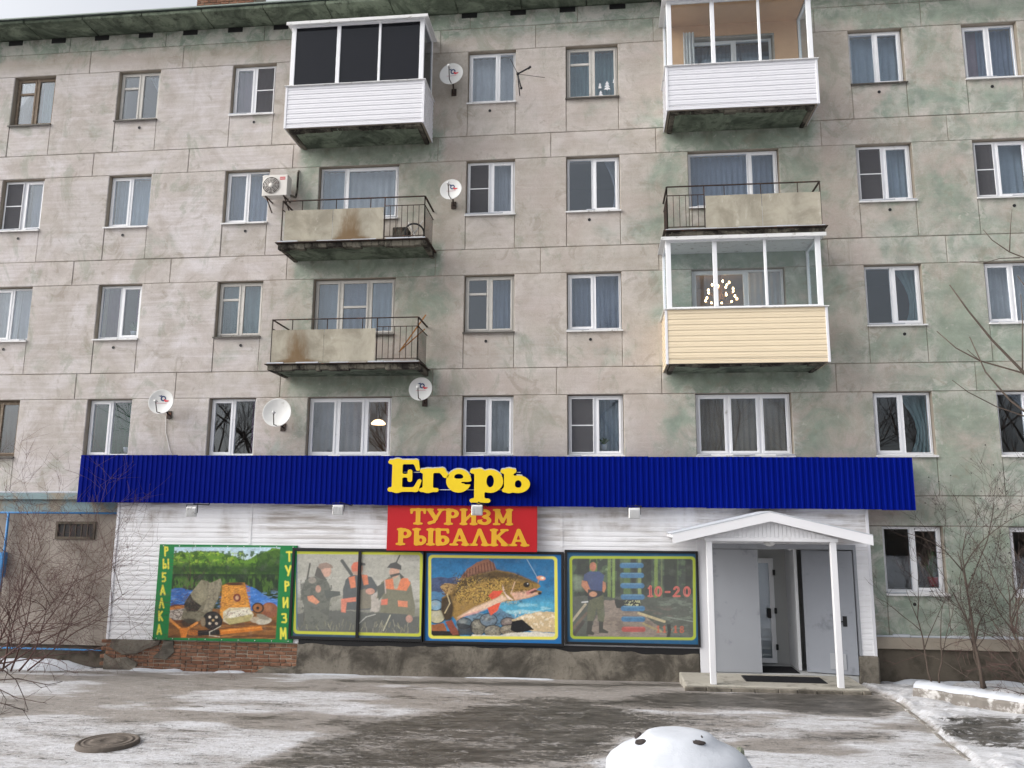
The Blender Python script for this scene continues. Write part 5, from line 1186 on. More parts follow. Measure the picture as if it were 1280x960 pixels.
framed(((708.5, 690), (873, 806)), p, 'opening_hours_poster', 'blue-bordered poster with a man in camouflage trousers, blue bars and red opening hours', glass_on=True, fw=.045)

# ================================================================== FITTINGS ON THE FACADE
# floodlights on arms under the fascia
def floodlight(u, v, label):
    x, z = W(u, v, -1.0); o = empty('floodlight', (x, -1.0, z)); tag(o, label, 'floodlight', 'floodlights hung below the fascia')
    m = MB(); zt = FZ0+.02
    m.tube([(x+.16, -.56, zt), (x+.16, -.6, zt-.03), (x+.02, -1.0, z+.17)], .012, 6); m.build('arm', M['black'], o)
    m = MB(); m.ring(x-.13, x+.13, z-.02, z+.16, .012, -1.02, -1.0); m.build('yoke', M['black'], o)
    b = MB(); b.cbox(x-.115, x+.115, -1.05, -.985, z-.1, z+.11, .012); bo = b.build('housing', M['sill_white'], o)
    f = MB()
    for k in range(7): xx = x-.09+.03*k; f.box(xx-.004, xx+.004, -1.072, -1.049, z-.08, z+.08)
    f.build('cooling_fins', M['sill_white'], bo)
    g = MB(); g.box(x-.1, x+.1, -.986, -.98, z-.085, z+.095); g.build('lens', M['glass_clear'], bo)
floodlight(240, 640, 'white floodlight above the green-framed lakeside poster'); floodlight(423, 638, 'white floodlight above the poster of three hunters')
floodlight(596.5, 638, 'white floodlight hanging in front of the red signboard'); floodlight(793, 642, 'white floodlight above the opening-hours poster')
# satellite dishes
M['dish'] = plain('white_dish', 'd4d4d2', .5, var=.05, sc=3, dirt=('a8a59e', 4, .6, .8)); M['navy'] = plain('navy_print', '2a3a66', .5); M['redprint'] = plain('red_print', 'c2303a', .5); M['greyprint'] = plain('grey_print', 'b98f94', .5)
def dish(u, v, rp, label, logo=True, yaw=0., y=-.42):
    c = W3(u, v, y); R_ = rp/FPX*(y-CAM.y); ax = (CAM-c).normalized()
    ax = (Vector((math.sin(yaw), -math.cos(yaw), 0)) + Vector((0, 0, .12))).normalized()
    o = empty('satellite_dish', (c.x, c.y, c.z-R_)); tag(o, label, 'satellite dish', None)
    m = MB(); dep = R_*.2
    pr = [(R_*k/8, dep*(k/8)**2) for k in range(9)]; pr += [(R_*1.02, dep), (R_*1.02, dep-.012), (R_*.99, dep-.014)]+[(R_*k/8, dep*(k/8)**2-.012) for k in range(7, -1, -1)]
    m.lathe(c-ax*dep, ax, pr, 28); d = m.build('reflector', M['dish'], o)
    r = Vector((0, 0, 1)).cross(ax).normalized()*1; r = ax.cross(Vector((0, 0, -1))).normalized(); up = r.cross(ax); up = up if up.z > 0 else -up; right = Vector((1, 0, 0)) if r.x > 0 else Vector((1, 0, 0)); right = (right-ax*right.dot(ax)).normalized()
    def P(a, b, off=.006): rr = math.hypot(a, b); return c-ax*dep+ax*(dep*(rr/R_)**2+off)+right*a+up*b
    m = MB(); m.tube([P(.05*R_, -.92*R_, .0), P(.06*R_, -1.0*R_, .16), P(.2*R_, -.35*R_, .42)], .011, 6); lo = P(.2*R_, -.3*R_, .44)
    m.build('feed_arm', M['iron'], o)
    m = MB(); m.lathe(lo, (ax*-1+up*.1), [(0, -.03), (.025, -.03), (.03, 0), (.03, .05), (.018, .06), (.018, .1), (0, .1)], 10); m.build('feed_horn', M['dish'], o)
    m = MB(); m.tube([c-ax*(dep+.01), c-ax*(dep+.1)-up*.05, Vector((c.x, -.06, c.z-R_*.9)), Vector((c.x, 0.0, c.z-R_*.9))], .02, 7); m.cbox(c.x-.06, c.x+.06, -.03, -.012, c.z-R_*.9-.09, c.z-R_*.9+.09, .004); m.build('wall_bracket', M['iron'], o)
    if logo:
        s = R_*.36; cx, cy = R_*.1, R_*.3
        m = MB(); n = 18; vv = []; 
        for k in range(n):
            a = 2*math.pi*k/n; vv += [P(cx+s*.62*math.cos(a), cy+s*.62*math.sin(a)), P(cx+s*.33*math.cos(a), cy+s*.33*math.sin(a))]
        m.add(vv, [(2*k, (2*k+2) % (2*n), (2*k+3) % (2*n), 2*k+1) for k in range(n)])
        m.add([P(cx-s*1.15, cy+s*.55), P(cx-s*.3, cy+s*.75), P(cx-s*.5, cy+s*.35)], [(0, 1, 2)]); m.build('emblem', M['navy'], d)
        m = MB(); m.add([P(cx+s*.05, cy-s*.05, .009), P(cx+s*.7, cy-s*.35, .009), P(cx+s*1.5, cy-s*.5, .009), P(cx+s*1.1, cy-s*.75, .009), P(cx+s*.45, cy-s*.8, .009), P(cx+s*.25, cy-s*.45, .009)], [(0, 1, 2, 3, 4, 5)]); m.build('emblem', M['redprint'], d)
        m = MB(); q = -R_*.42
        for k in range(9): m.add([P(q+k*R_*.095, -R_*.12, .008), P(q+k*R_*.095+R_*.06, -R_*.13, .008), P(q+k*R_*.095+R_*.06, -R_*.06, .008), P(q+k*R_*.095, -R_*.05, .008)], [(0, 1, 2, 3)])
        m.build('lettering', M['greyprint'], d)
dish(564, 92, 16.5, 'white satellite dish with emblem beside the top-storey window with a blind', yaw=-.1)
dish(563.5, 236.5, 14.8, 'white satellite dish with emblem on the fourth-storey wall right of the stained open balcony', yaw=-.1)
dish(525.5, 486, 15.3, 'white satellite dish with emblem just under the corner of the lowest open balcony', yaw=-.05, y=-.5)
dish(201, 502, 16.6, 'white satellite dish with emblem and hanging cable just above the blue fascia', yaw=.1)
dish(346, 515.5, 18.8, 'plain white satellite dish without emblem above the blue fascia', logo=False, yaw=.05)
# coax cable from the dish down to the fascia
m = MB(); c0 = W3(207, 520, -.03); m.tube([c0, W3(207, 540, -.02), W3(212, 562, -.025), W3(220, 580, -.03)], .007, 5); tag(m.build('aerial_cable', M['dish'], None), 'thin pale cable hanging from the dish towards the blue fascia', 'cable')
# air conditioner
M['acwhite'] = plain('cream_ac_case', 'd5d1cb', .5, var=.04)
ax0, az1 = W(328.5, 219, -.42); ax1, az0 = W(358.5, 244, -.42)
ac = empty('air_conditioner', ((ax0+ax1)/2, -.3, az0)); tag(ac, 'white air-conditioner outdoor unit with round fan grille on wall brackets', 'air conditioner')
m = MB(); m.cbox(ax0, ax1, -.42, -.16, az0, az1, .015); case = m.build('casing', M['acwhite'], ac)
fc = Vector((ax0+(ax1-ax0)*.36, -.421, (az0+az1)/2)); fr_ = (az1-az0)*.4
m = MB(); m.lathe(fc, (0, -1, 0), [(0, .0), (fr_, 0), (fr_, .004)], 24); m.build('fan_well', M['iron'], case)
m = MB()
for k in range(5): m.lathe(fc+Vector((0, -.008, 0)), (0, -1, 0), [(fr_*(.3+.17*k)-.004, 0), (fr_*(.3+.17*k)+.006, 0), (fr_*(.3+.17*k)+.006, .006), (fr_*(.3+.17*k)-.004, .006)], 24)
for k in range(10): a = k*math.pi/5; m.bar(fc+Vector((.04*math.cos(a), -.012, .04*math.sin(a))), fc+Vector((fr_*math.cos(a), -.012, fr_*math.sin(a))), .006)
m.build('fan_grille', M['acwhite'], ac)
m = MB(); m.lathe(fc+Vector((0, -.015, 0)), (0, -1, 0), [(.05, 0), (.045, .008), (0, .01)], 14); m.build('fan_hub', M['acwhite'], ac)
m = MB(); m.box(ax1-.19, ax1-.06, -.423, -.4205, az1-.13, az1-.06); m.build('badge', M['redprint'], case)
m = MB()
for k in range(7): m.box(ax1-.183+.0172*k, ax1-.183+.0172*k+.01, -.4245, -.4232, az1-.108, az1-.082)
m.build('badge_lettering', M['acwhite'], case)
for x in (ax0+.1, ax1-.08):
    m = MB(); m.bar((x, -.43, az0-.012), (x, 0, az0-.012), .03, .022); m.bar((x, -.36, az0-.02), (x, -.01, az0-.26), .025, .016); m.build('bracket', M['iron'], ac)
m = MB(); hz = W(372, 213, -.03)[1]; hx = W(373, 215, -.03)[0]; m.tube([(ax1, -.22, az0+.08), (ax1+.1, -.15, az0+.06), (hx-.02, -.06, az0+.1), (hx, -.045, az0+.3), (hx, -.045, hz-.06), (hx, .0, hz)], .026, 8); m.build('hose', M['slab_edge'], ac)
# yagi-like aerial standing off the wall
an = empty('tv_aerial', W3(648, 95, -.1)); tag(an, 'small dark television aerial sticking out beside a top-storey window', 'aerial')
c0 = W3(647, 92.5, -.75)
m = MB(); m.tube([c0, Vector((c0.x-.02, -.02, c0.z-.12))], .012, 6); m.build('boom', M['black'], an)
m = MB(); m.tube([c0, W3(662.5, 84, -.85)], .019, 6); m.tube([W3(660, 86, -.85), W3(663.5, 83, -.86)], .026, 6); m.build('whisker', M['black'], an)
m = MB(); m.tube([c0, W3(651.5, 110, -.8)], .017, 6); m.lathe(W3(651.5, 110, -.8), (0, -1, 0), [(0, -.03), (.03, -.015), (.03, .015), (0, .03)], 10); m.build('whisker', M['black'], an)
m = MB(); m.tube([W3(638, 74, -.7), c0], .008, 5); m.build('whisker', M['black'], an)
m = MB(); m.tube([c0, W3(681, 97, -.95)], .006, 5); m.build('whisker', M['black'], an)
m = MB(); m.lathe(c0, (0, -1, 0), [(0, -.03), (.03, -.03), (.03, .03), (0, .03)], 10); m.build('junction_box', M['black'], an)
# lit chandelier in the room behind the boarded balcony, and a lamp one storey down
def emit(name, col, st):
    t = NT(name); e = t.n('ShaderNodeEmission'); e.inputs[0].default_value = (*col, 1); e.inputs[1].default_value = st; t.l(e.outputs[0], t.out.inputs[0]); return t.m
M['bulb'] = emit('warm_bulb', (1, .62, .28), 14); M['lampglow'] = emit('warm_lamp', (1, .6, .3), 3.2); M['brass'] = plain('brass', '9a7440', .35, .8)
cc = W3(901, 364, .95); chd = empty('chandelier', (cc.x, cc.y, cc.z-.3)); tag(chd, 'lit chandelier with many warm bulbs in the room behind the cream-boarded balcony', 'chandelier')
m = MB(); m.tube([(cc.x, cc.y, cc.z+.5), (cc.x, cc.y, cc.z-.22)], .022, 8); m.lathe((cc.x, cc.y, cc.z-.2), (0, 0, 1), [(0, -.05), (.06, 0), (.04, .06), (.025, .2), (.05, .24), (.022, .3)], 12); m.build('stem', M['brass'], chd)
for tier, (r_, z_, n_b) in enumerate(((.36, -.2, 9), (.3, .0, 8), (.2, .17, 6))):
    for k in range(n_b):
        a = 2*math.pi*(k+.3*tier)/n_b; e = Vector((cc.x+r_*math.cos(a), cc.y+r_*math.sin(a), cc.z+z_))
        m = MB(); m.tube([(cc.x, cc.y, cc.z+z_-.02), (cc.x+r_*.6*math.cos(a), cc.y+r_*.6*math.sin(a), cc.z+z_-.09), tuple(e-Vector((0, 0, .03)))], .009, 5); ar = m.build('arm', M['brass'], chd)
        m = MB(); m.lathe(e, (0, 0, 1), [(0, -.02), (.018, -.008), (.022, .012), (.014, .035), (0, .05)], 10); m.build('bulb', M['bulb'], ar)
lc = W3(473, 528, .9); lo_ = empty('pendant_lamp', (lc.x, lc.y, lc.z)); tag(lo_, 'small lit pendant lamp glowing behind a wide first-floor window', 'lamp')
m = MB(); m.lathe(lc, (0, 0, 1), [(.16, -.05), (.17, -.02), (.1, .05), (.03, .07), (0, .07)], 16); m.build('lamp_shade', M['lampglow'], lo_)
m = MB(); m.tube([lc+Vector((0, 0, .07)), lc+Vector((0, 0, .55))], .008, 5); m.build('cord', M['black'], lo_)
# pots and plants on inner sills
M['leaf'] = plain('house_plant', '3c5a30', .6, var=.4, sc=30); M['pot'] = plain('white_pot', 'c9cdd2', .4); M['potred'] = plain('red_pot', 'b03038', .4)
def pot_plant(u, v, label, y=.3, s=1., leaves=14, mat='pot', h=.3):
    c = W3(u, v, y); o = empty('potted_plant', c); tag(o, label, 'potted plant')
    m = MB(); m.lathe(c, (0, 0, 1), [(0, 0), (.055*s, 0), (.08*s, .12*s), (.085*s, .125*s), (.07*s, .12*s), (0, .11*s)], 14); m.build('pot', M[mat], o)
    m = MB()
    for k in range(leaves):
        a = random.uniform(0, 6.28); r_ = random.uniform(.05, .18)*s; z = random.uniform(.35, 1)*h; b = c+Vector((0, 0, .11*s)); e = b+Vector((r_*math.cos(a), r_*math.sin(a)*.5, z)); mid = (b+e)/2+Vector((0, 0, .05)); sd = Vector((-math.sin(a), math.cos(a), .3))*.022*s
        m.add([b, mid+sd, e, mid-sd, mid+Vector((0, .004, 0))], [(0, 1, 2), (0, 2, 3), (0, 3, 4), (0, 4, 1), (2, 1, 4), (2, 4, 3)])
    m.build('leaves', M['leaf'], o)
pot_plant(167, 421, 'white pot with a leafy plant inside the purple-curtained third-storey window', leaves=18, h=.35)
pot_plant(755, 563, 'white pot on the sill behind blue curtains above the fascia', y=.27, h=.2)
pot_plant(1168, 733, 'red pot with spiky plant behind the dark ground-floor window', mat='potred', s=1.5, leaves=26, h=.65)
pot_plant(158, 566, 'small white pot behind the green-curtained window above the fascia end', h=.12, leaves=6)
# things left on the balconies
M['plank'] = plain('raw_plank', 'a5713f', .8, var=.2, sc=12)
a = W3(499, 448, -.55); b = W3(532, 394, -.35); m = MB(); m.bar(a+Vector((0, 0, .15)), b, .1, .028); m.bar(a+Vector((.02, .05, .2)), b+Vector((-.04, .1, -.3)), .08, .024); tag(m.build('plank', M['plank'], None), 'bare wooden plank leaning in the corner of the lowest open balcony', 'plank')
bk = empty('balcony_clutter', (-4.15, -.5, Bz(4)-.04)); tag(bk, 'dark bundle of odds and ends behind the balusters of the rust-stained balcony', 'clutter')
zc = Bz(4)-.045
m = MB(); m.lathe((-4.1, -.55, zc+.28), (.3, -1, 0), [(.2, 0), (.23, .0), (.23, .04), (.2, .04)], 18); m.build('wheel_rim', M['rubber'], bk)
m = MB(); m.cbox(-4.6, -4.25, -.6, -.25, zc+.0, zc+.42, .02); m.build('crate', M['slab_edge'], bk)
m = MB(); m.bar((-4.3, -.5, zc), (-3.95, -.4, zc+.62), .05, .03); m.bar((-3.98, -.6, zc), (-4.25, -.5, zc+.55), .04, .03); m.build('slat', M['oldwood'], bk)
# ================================================================== GROUND: packed snow, slush and wet asphalt
def inpoly(X, Y, pts):
    d = np.full(X.shape, 1e9); ins = np.zeros(X.shape, bool); n = len(pts)
    for i in range(n):
        x0, y0 = pts[i]; x1, y1 = pts[(i+1) % n]; dx, dy = x1-x0, y1-y0
        t = np.clip(((X-x0)*dx+(Y-y0)*dy)/(dx*dx+dy*dy+1e-9), 0, 1); d = np.minimum(d, np.hypot(X-x0-t*dx, Y-y0-t*dy))
        ins ^= ((y0 > Y) != (y1 > Y)) & (X < (x1-x0)*(Y-y0)/(y1-y0+1e-12)+x0)
    return np.where(ins, d, -d)
gp = lambda pts: [GP(u, v, .1) for u, v in pts]
xs = np.unique(np.concatenate([np.linspace(-120, -17, 14), np.linspace(-17, 12, 560), np.linspace(12, 120, 14)])); ys = np.unique(np.concatenate([np.linspace(-120, -12, 14), np.linspace(-12, .3, 300), np.linspace(.3, 60, 8)]))
X, Y = np.meshgrid(xs, ys)
KER = gp([(1092, 867), (1125, 885), (1160, 912), (1180, 930), (1215, 958)]); 
kx = np.interp(-Y, [-k_[1] for k_ in KER], [k_[0] for k_ in KER]); kx = np.where(Y < KER[-1][1], KER[-1][0]+(KER[-1][1]-Y)*.3*-1, kx); kx = np.where(Y > KER[0][1], KER[0][0], kx)
lawn = sstep(.0, .08, X-kx)
nA = fbm(X*.8, Y*2.2, 11, 5); nB = fbm(X*2.2, Y*7, 13, 5); nC = fbm(X*.35, Y*1.1, 17, 4)
wet = np.full(X.shape, -1.0)
for pts, gain in (([(300, 962), (390, 925), (470, 900), (530, 890), (640, 876), (720, 872), (800, 893), (870, 905), (840, 915), (770, 925), (735, 962)], 1.0),
                  ([(715, 880), (770, 874), (850, 866), (1090, 871), (1128, 890), (1105, 903), (1040, 898), (960, 892), (860, 888), (780, 886)], 1.3),
                  ([(425, 846), (872, 852), (872, 857), (700, 858), (560, 856), (425, 851)], 1.0),
                  ([(395, 905), (440, 895), (470, 897), (430, 907)], .6), ([(300, 895), (350, 893), (350, 899), (300, 900)], .5),
                  ([(850, 900), (950, 905), (960, 915), (860, 912)], .4), ([(1000, 918), (1110, 922), (1100, 930), (1010, 927)], .5)):
    wet = np.maximum(wet, np.clip(inpoly(X, Y, gp(pts))/.35, -1, 1)*gain)
wetm = np.clip(.5+.42*wet+(nA-.5)*.55+(nB-.5)*.6, 0, 1)*(1-lawn)
dirt = sstep(.42, .62, nC*.6+nA*.4+.11*sstep(-3.5, -1.5, Y)-.2*sstep(-4.6, -6.2, Y)+.08*sstep(-6, -2, X))*(1-.6*lawn)
dirt = np.maximum(dirt, .8*sstep(-1, .1, wet+(nA-.5)*.9)*(1-lawn))
soil = np.clip(inpoly(X, Y, gp([(1165, 925), (1190, 908), (1240, 905), (1290, 915), (1300, 950), (1225, 945)]))/.25, -1, 1)
wetm = np.maximum(wetm, np.clip(.5+.45*soil+(nB-.5)*.8, 0, 1)*lawn)
Z = gh(X, Y) + .05*lawn*(.6+.8*fbm(X*1.2, Y*1.2, 31)) + (1-wetm)*(.012*nB+.02*nA)*np.clip(1-np.hypot(np.maximum(np.abs(X+2)-15, 0), 0)/5, 0, 1)
Z = Z + .05*lawn*sstep(.5, .7, fbm(X*3, Y*3, 37))
Z = np.where(Y > -.28, Z-.03, Z)
v = np.stack([X, Y, Z], -1).reshape(-1, 3); idx = np.arange(X.size).reshape(X.shape)
f = np.stack([idx[:-1, :-1], idx[:-1, 1:], idx[1:, 1:], idx[1:, :-1]], -1).reshape(-1, 4)
me = bpy.data.meshes.new('ground'); me.from_pydata(v.tolist(), [], f.tolist()); me.polygons.foreach_set('use_smooth', [True]*len(me.polygons))
for nm, val in (('wet', wetm), ('dirt', dirt), ('lawn', lawn)):
    a = me.attributes.new(nm, 'FLOAT', 'POINT'); a.data.foreach_set('value', val.astype(np.float32).ravel())
t = NT('snowy_asphalt'); wt = t.attr('wet'); dt = t.attr('dirt')
n1 = t.noise(1, 6, .7, vec=t.pos((3, 9, 3)), dist=.4); n2 = t.noise(28, 4, .7); n3 = t.noise(7, 5, .65)
f1 = t.noise(1, 6, .75, vec=t.pos((9, 34, 9)), dist=.6); f2 = t.noise(90, 3, .7)
sn = t.mix(n3, lin('b2b2b5'), lin('d3d5da')); dc = t.mix(n1, lin('75706a'), lin('a09a95'))
c = t.mix(t.ramp(t.math('ADD', dt, t.math('MULTIPLY', t.math('SUBTRACT', n1, .5), 1.2)), .2, .95), sn, dc)
c = t.mix(t.ramp(t.noise(1, 6, .72, vec=t.pos((6, 22, 6))), .55, .72, 0, .5), c, lin('6d6863'))
c = t.mix(t.ramp(f1, .36, .54, .5, 0), c, lin('7d7873')); c = t.mix(t.ramp(f1, .53, .66, 0, .55), c, lin('d4d5d9')); c = t.mix(t.ramp(f2, .58, .75, 0, .35), c, lin('5f5a55'))
wm = t.ramp(t.math('ADD', wt, t.math('MULTIPLY', t.math('SUBTRACT', t.noise(1, 7, .78, vec=t.pos((3.2, 12, 5)), dist=.5), .5), 1.3)), -1.0, 2.0, -1.0, 2.0)
wm = t.math('ADD', t.math('ADD', wt, t.math('MULTIPLY', t.math('SUBTRACT', t.noise(1, 7, .75, vec=t.pos((2.6, 11, 5)), dist=.6), .5), 2.2)), t.math('ADD', t.math('MULTIPLY', t.math('SUBTRACT', f1, .5), 2.6), t.math('MULTIPLY', t.math('SUBTRACT', n2, .5), 1.2)))
wm = t.ramp(wm, .5, .74)
c = t.mix(wm, c, t.mix(t.ramp(n1, .35, .65), lin('35332f'), t.mix(n2, lin('4a4743'), lin('66625d'))))
ro = t.ramp(wm, 0, 1, .75, .32)
M['ground'] = t.bsdf(c, ro, normal=t.bump(t.math('ADD', n3, t.math('ADD', n1, t.math('ADD', f1, t.math('MULTIPLY', n2, .35)))), .7, .025), spec=.35)
tag(mobj('ground', me, (0, 0, 0), M['ground']), kind='structure')
# thin kerb between the asphalt and the snowy bed
M['castkerb'] = plain('dirty_kerb', '75706a', .9, var=.3, sc=4, bump=.4, dirt=('b8b6b4', 5, .5, .65))
ker = empty('kerb', (KER[0][0], KER[0][1], .1)); tag(ker, kind='structure')
for a, b in zip(KER[:-1], KER[1:]):
    A = Vector((a[0]-.02, a[1], float(gh(a[0], a[1]))+.02)); B = Vector((b[0]-.02, b[1], float(gh(b[0], b[1]))+.02)); n_ = max(1, int((B-A).length/.7))
    for i in range(n_):
        m = MB(); m.bar(A.lerp(B, (i+.02)/n_)-Vector((0, 0, .03)), A.lerp(B, (i+.98)/n_)-Vector((0, 0, .03)), .05, .08); m.build('kerb_stone', M['castkerb'], ker)
# snow drifted against the plinth
def drift(x0, x1, y0, y1, h, seed, name='snow_drift'):
    m = MB(); nx, ny = max(6, int((x1-x0)/.12)), 6; vv = []; ff = []
    for j in range(ny+1):
        for i in range(nx+1):
            tx, ty = i/nx, j/ny; x = x0+(x1-x0)*tx; w = .5+.8*float(fbm(x*1.5, 0, seed)); y = y0+(y1-y0)*ty*w
            vv.append((x, y, float(gh(x, y))-.01+h*(1-ty)**.7*min(1, tx*8, (1-tx)*8)*(.5+float(fbm(x*2.2, y*3, seed+1)))*(1 if ty < .99 else 0)))
    for j in range(ny):
        for i in range(nx): q = j*(nx+1)+i; ff.append((q, q+1, q+nx+2, q+nx+1))
    m.add(vv, ff, 0, True); return tag(m.build(name, M['snow'], None), kind='stuff')
drift(-18, -11.2, -.05, -.9, .2, 3); drift(-10.2, -8.9, -.34, -.6, .07, 5); drift(-8.3, -7.5, -.34, -.55, .05, 7); drift(-6.4, -4.9, -.36, -.5, .04, 9); drift(-3, -.8, -.37, -.5, .035, 13)
drift(5.5, 9.5, -.08, -.9, .12, 15)
# manhole cover
gx, gy = GP(135, 928, .12); zc = float(gh(gx, gy))
mh = empty('manhole', (gx, gy, zc)); tag(mh, 'rusty round manhole cover standing proud of the packed snow', 'manhole')
M['castiron'] = plain('rusty_cast_iron', '5a524b', .85, var=.25, sc=9, bump=.6, bsc=30, dirt=('8a7f74', 6, .55, .75))
m = MB(); m.lathe((gx, gy, zc-.03), (0, 0, 1), [(.42, 0), (.41, .09), (.395, .1), (.365, .1), (.36, .09), (.34, .09)], 32); m.build('ring', M['castiron'], mh)
m = MB(); m.lathe((gx, gy, zc+.055), (0, 0, 1), [(.338, 0), (.335, .012), (.3, .014), (.295, .008), (.24, .008), (.235, .014), (.1, .014), (.095, .006), (0, .006)], 32)
for k in range(8): a = k*math.pi/4; m.bar((gx+.11*math.cos(a), gy+.11*math.sin(a), zc+.066), (gx+.23*math.cos(a), gy+.23*math.sin(a), zc+.066), .03, .012)
m.build('lid', M['castiron'], mh)
# concrete edging of the flower bed with snow on top
def edging(u0, v0, u1, v1, label):
    a = GP(u0, v0, .1); b = GP(u1, v1, .1); A = Vector((*a, .2)); B = Vector((*b, .2)); o = empty('concrete_edging', A); tag(o, label, 'edging')
    d = (B-A).normalized(); s = Vector((-d.y, d.x, 0)); n = 24; vv = []; ff = []; prof = [(-.02, -.25), (-.02, .16), (.01, .2), (.2, .21), (.24, .16), (.24, -.25)]
    for i in range(n+1):
        p = A.lerp(B, i/n)
        for k, (w, h) in enumerate(prof):
            j = .025*(float(vnoise(i*.9, k*3.3, 5))-.5); vv.append(p+s*(w+j)+Vector((0, 0, h+j)))
    L = len(prof)
    for i in range(n):
        for k in range(L-1): ff.append((i*L+k, i*L+k+1, (i+1)*L+k+1, (i+1)*L+k))
    ff += [tuple(range(L)), tuple(n*L+k for k in range(L))[::-1]]
    m = MB(); m.add(vv, ff); m.build('concrete_bar', M['castkerb'], o)
    m = MB(); vv = []; ff = []
    for i in range(n+1):
        p = A.lerp(B, i/n)+s*.05*float(vnoise(i*.8, 3, 4)); h = .02+.1*float(fbm(i*.55, 1, 8))
        for (w, z) in ((0, .19), (.03, .2+h*.6), (.12, .2+h), (.3, .2+h), (.7, .1+h*.6), (1.1, -.12)): vv.append(p+s*w+Vector((0, 0, z)))
    for i in range(n):
        for k in range(5): ff.append((i*6+k, i*6+k+1, (i+1)*6+k+1, (i+1)*6+k))
    m.add(vv, ff, 0, True); m.build('snow_layer', M['snow'], o)
edging(1143, 882, 1330, 912, 'low concrete flower-bed edge with snow on top beside the bare shrubs')
# snow-capped boulder in the foreground
bc = Vector((.83, -17.475+9.5, .05)); BW = .8
bo = empty('snow_covered_boulder', bc); tag(bo, 'big rounded boulder under a thick cap of fresh snow with two dark bare patches', 'boulder')
M['rock'] = plain('grey_green_rock', '74786a', .9, var=.25, sc=6, bump=.7, bsc=14); M['rockdark'] = plain('dark_wet_rock', '3a3432', .8, var=.3, sc=10, bump=.6)
def dome(prof, ry, n=56, seed=1, amp=.02):
    vv = []; ff = []
    for j, (r, z) in enumerate(prof):
        for k in range(n):
            a = 2*math.pi*k/n; q = 1+amp*(float(fbm(2*math.cos(a)+5, 2*math.sin(a)+z*3, seed))-.5)*2
            vv.append((bc.x+r*q*math.cos(a), bc.y+r*ry*q*math.sin(a), bc.z+z+amp*.6*(float(fbm(r*3*math.cos(a)+9, r*3*math.sin(a), seed+3))-.5)))
    for j in range(len(prof)-1):
        for k in range(n): ff.append((j*n+k, j*n+(k+1) % n, (j+1)*n+(k+1) % n, (j+1)*n+k))
    return vv, ff
m = MB(); vv, ff = dome([(.74, -.1), (.77, .2), (.76, .45), (.7, .62), (.5, .75), (.2, .8), (.0, .8)], .85, seed=3, amp=.06); m.add(vv, ff, 0, True); m.build('rock', M['rock'], bo)
m = MB(); vv, ff = dome([(.73, .3), (.78, .38), (.8, .48), (.785, .57), (.74, .64), (.66, .70), (.55, .75), (.46, .785), (.405, .83), (.36, .868), (.3, .885), (.2, .893), (.08, .898), (0, .898)], .85, seed=5, amp=.03); m.add(vv, ff, 0, True); m.build('snow_cap', M['snow'], bo)
for (u, v_, w, h) in ((798, 921, .04, .04), (804.5, 928, .085, .026), (870, 928.5, .085, .022), (877, 922, .012, .016)):
    d_ = ray(u, v_); m = MB(); c_ = None; t_ = 6.0
    while t_ < 12:
        q_ = CAM+d_*t_; rr_ = math.hypot(q_.x-bc.x, (q_.y-bc.y)/.85)
        if q_.z-bc.z < float(np.interp(rr_, [0, .2, .3, .36, .405, .46, .55, .66, .74, .785], [.898, .893, .885, .868, .83, .785, .75, .70, .64, .57])): break
        t_ += .01
    c_ = CAM+d_*(t_+.03)
    vv = []; ff = []; n = 10
    for j in range(7):
        ph = math.pi*j/6
        for k in range(n): a = 2*math.pi*k/n; q = 1+.25*(random.random()-.5); vv.append((c_.x+w*1.2*math.sin(ph)*math.cos(a)*q, c_.y+.05*math.sin(ph)*math.sin(a), c_.z+h*1.3*math.cos(ph)*q))
    for j in range(6):
        for k in range(n): ff.append((j*n+k, j*n+(k+1) % n, (j+1)*n+(k+1) % n, (j+1)*n+k))
    m.add(vv, ff); m.build('bare_patch', M['rockdark'], bo)
gx, gy = GP(925.5, 949, .12); zc = float(gh(gx, gy)); m = MB(); vv = []; ff = []; n = 12
for j in range(7):
    ph = math.pi*j/6
    for k in range(n): a = 2*math.pi*k/n; q = 1+.3*(random.random()-.5); vv.append((gx+.06*math.sin(ph)*math.cos(a)*q, gy+.06*math.sin(ph)*math.sin(a)*q, zc+.06+.08*math.cos(ph)*q))
for j in range(6):
    for k in range(n): ff.append((j*n+k, j*n+(k+1) % n, (j+1)*n+(k+1) % n, (j+1)*n+k))
m.add(vv, ff); st = m.build('small_stone', M['rock'], None); tag(st, 'small greenish stone on the snow beside the big snow-capped boulder', 'stone')

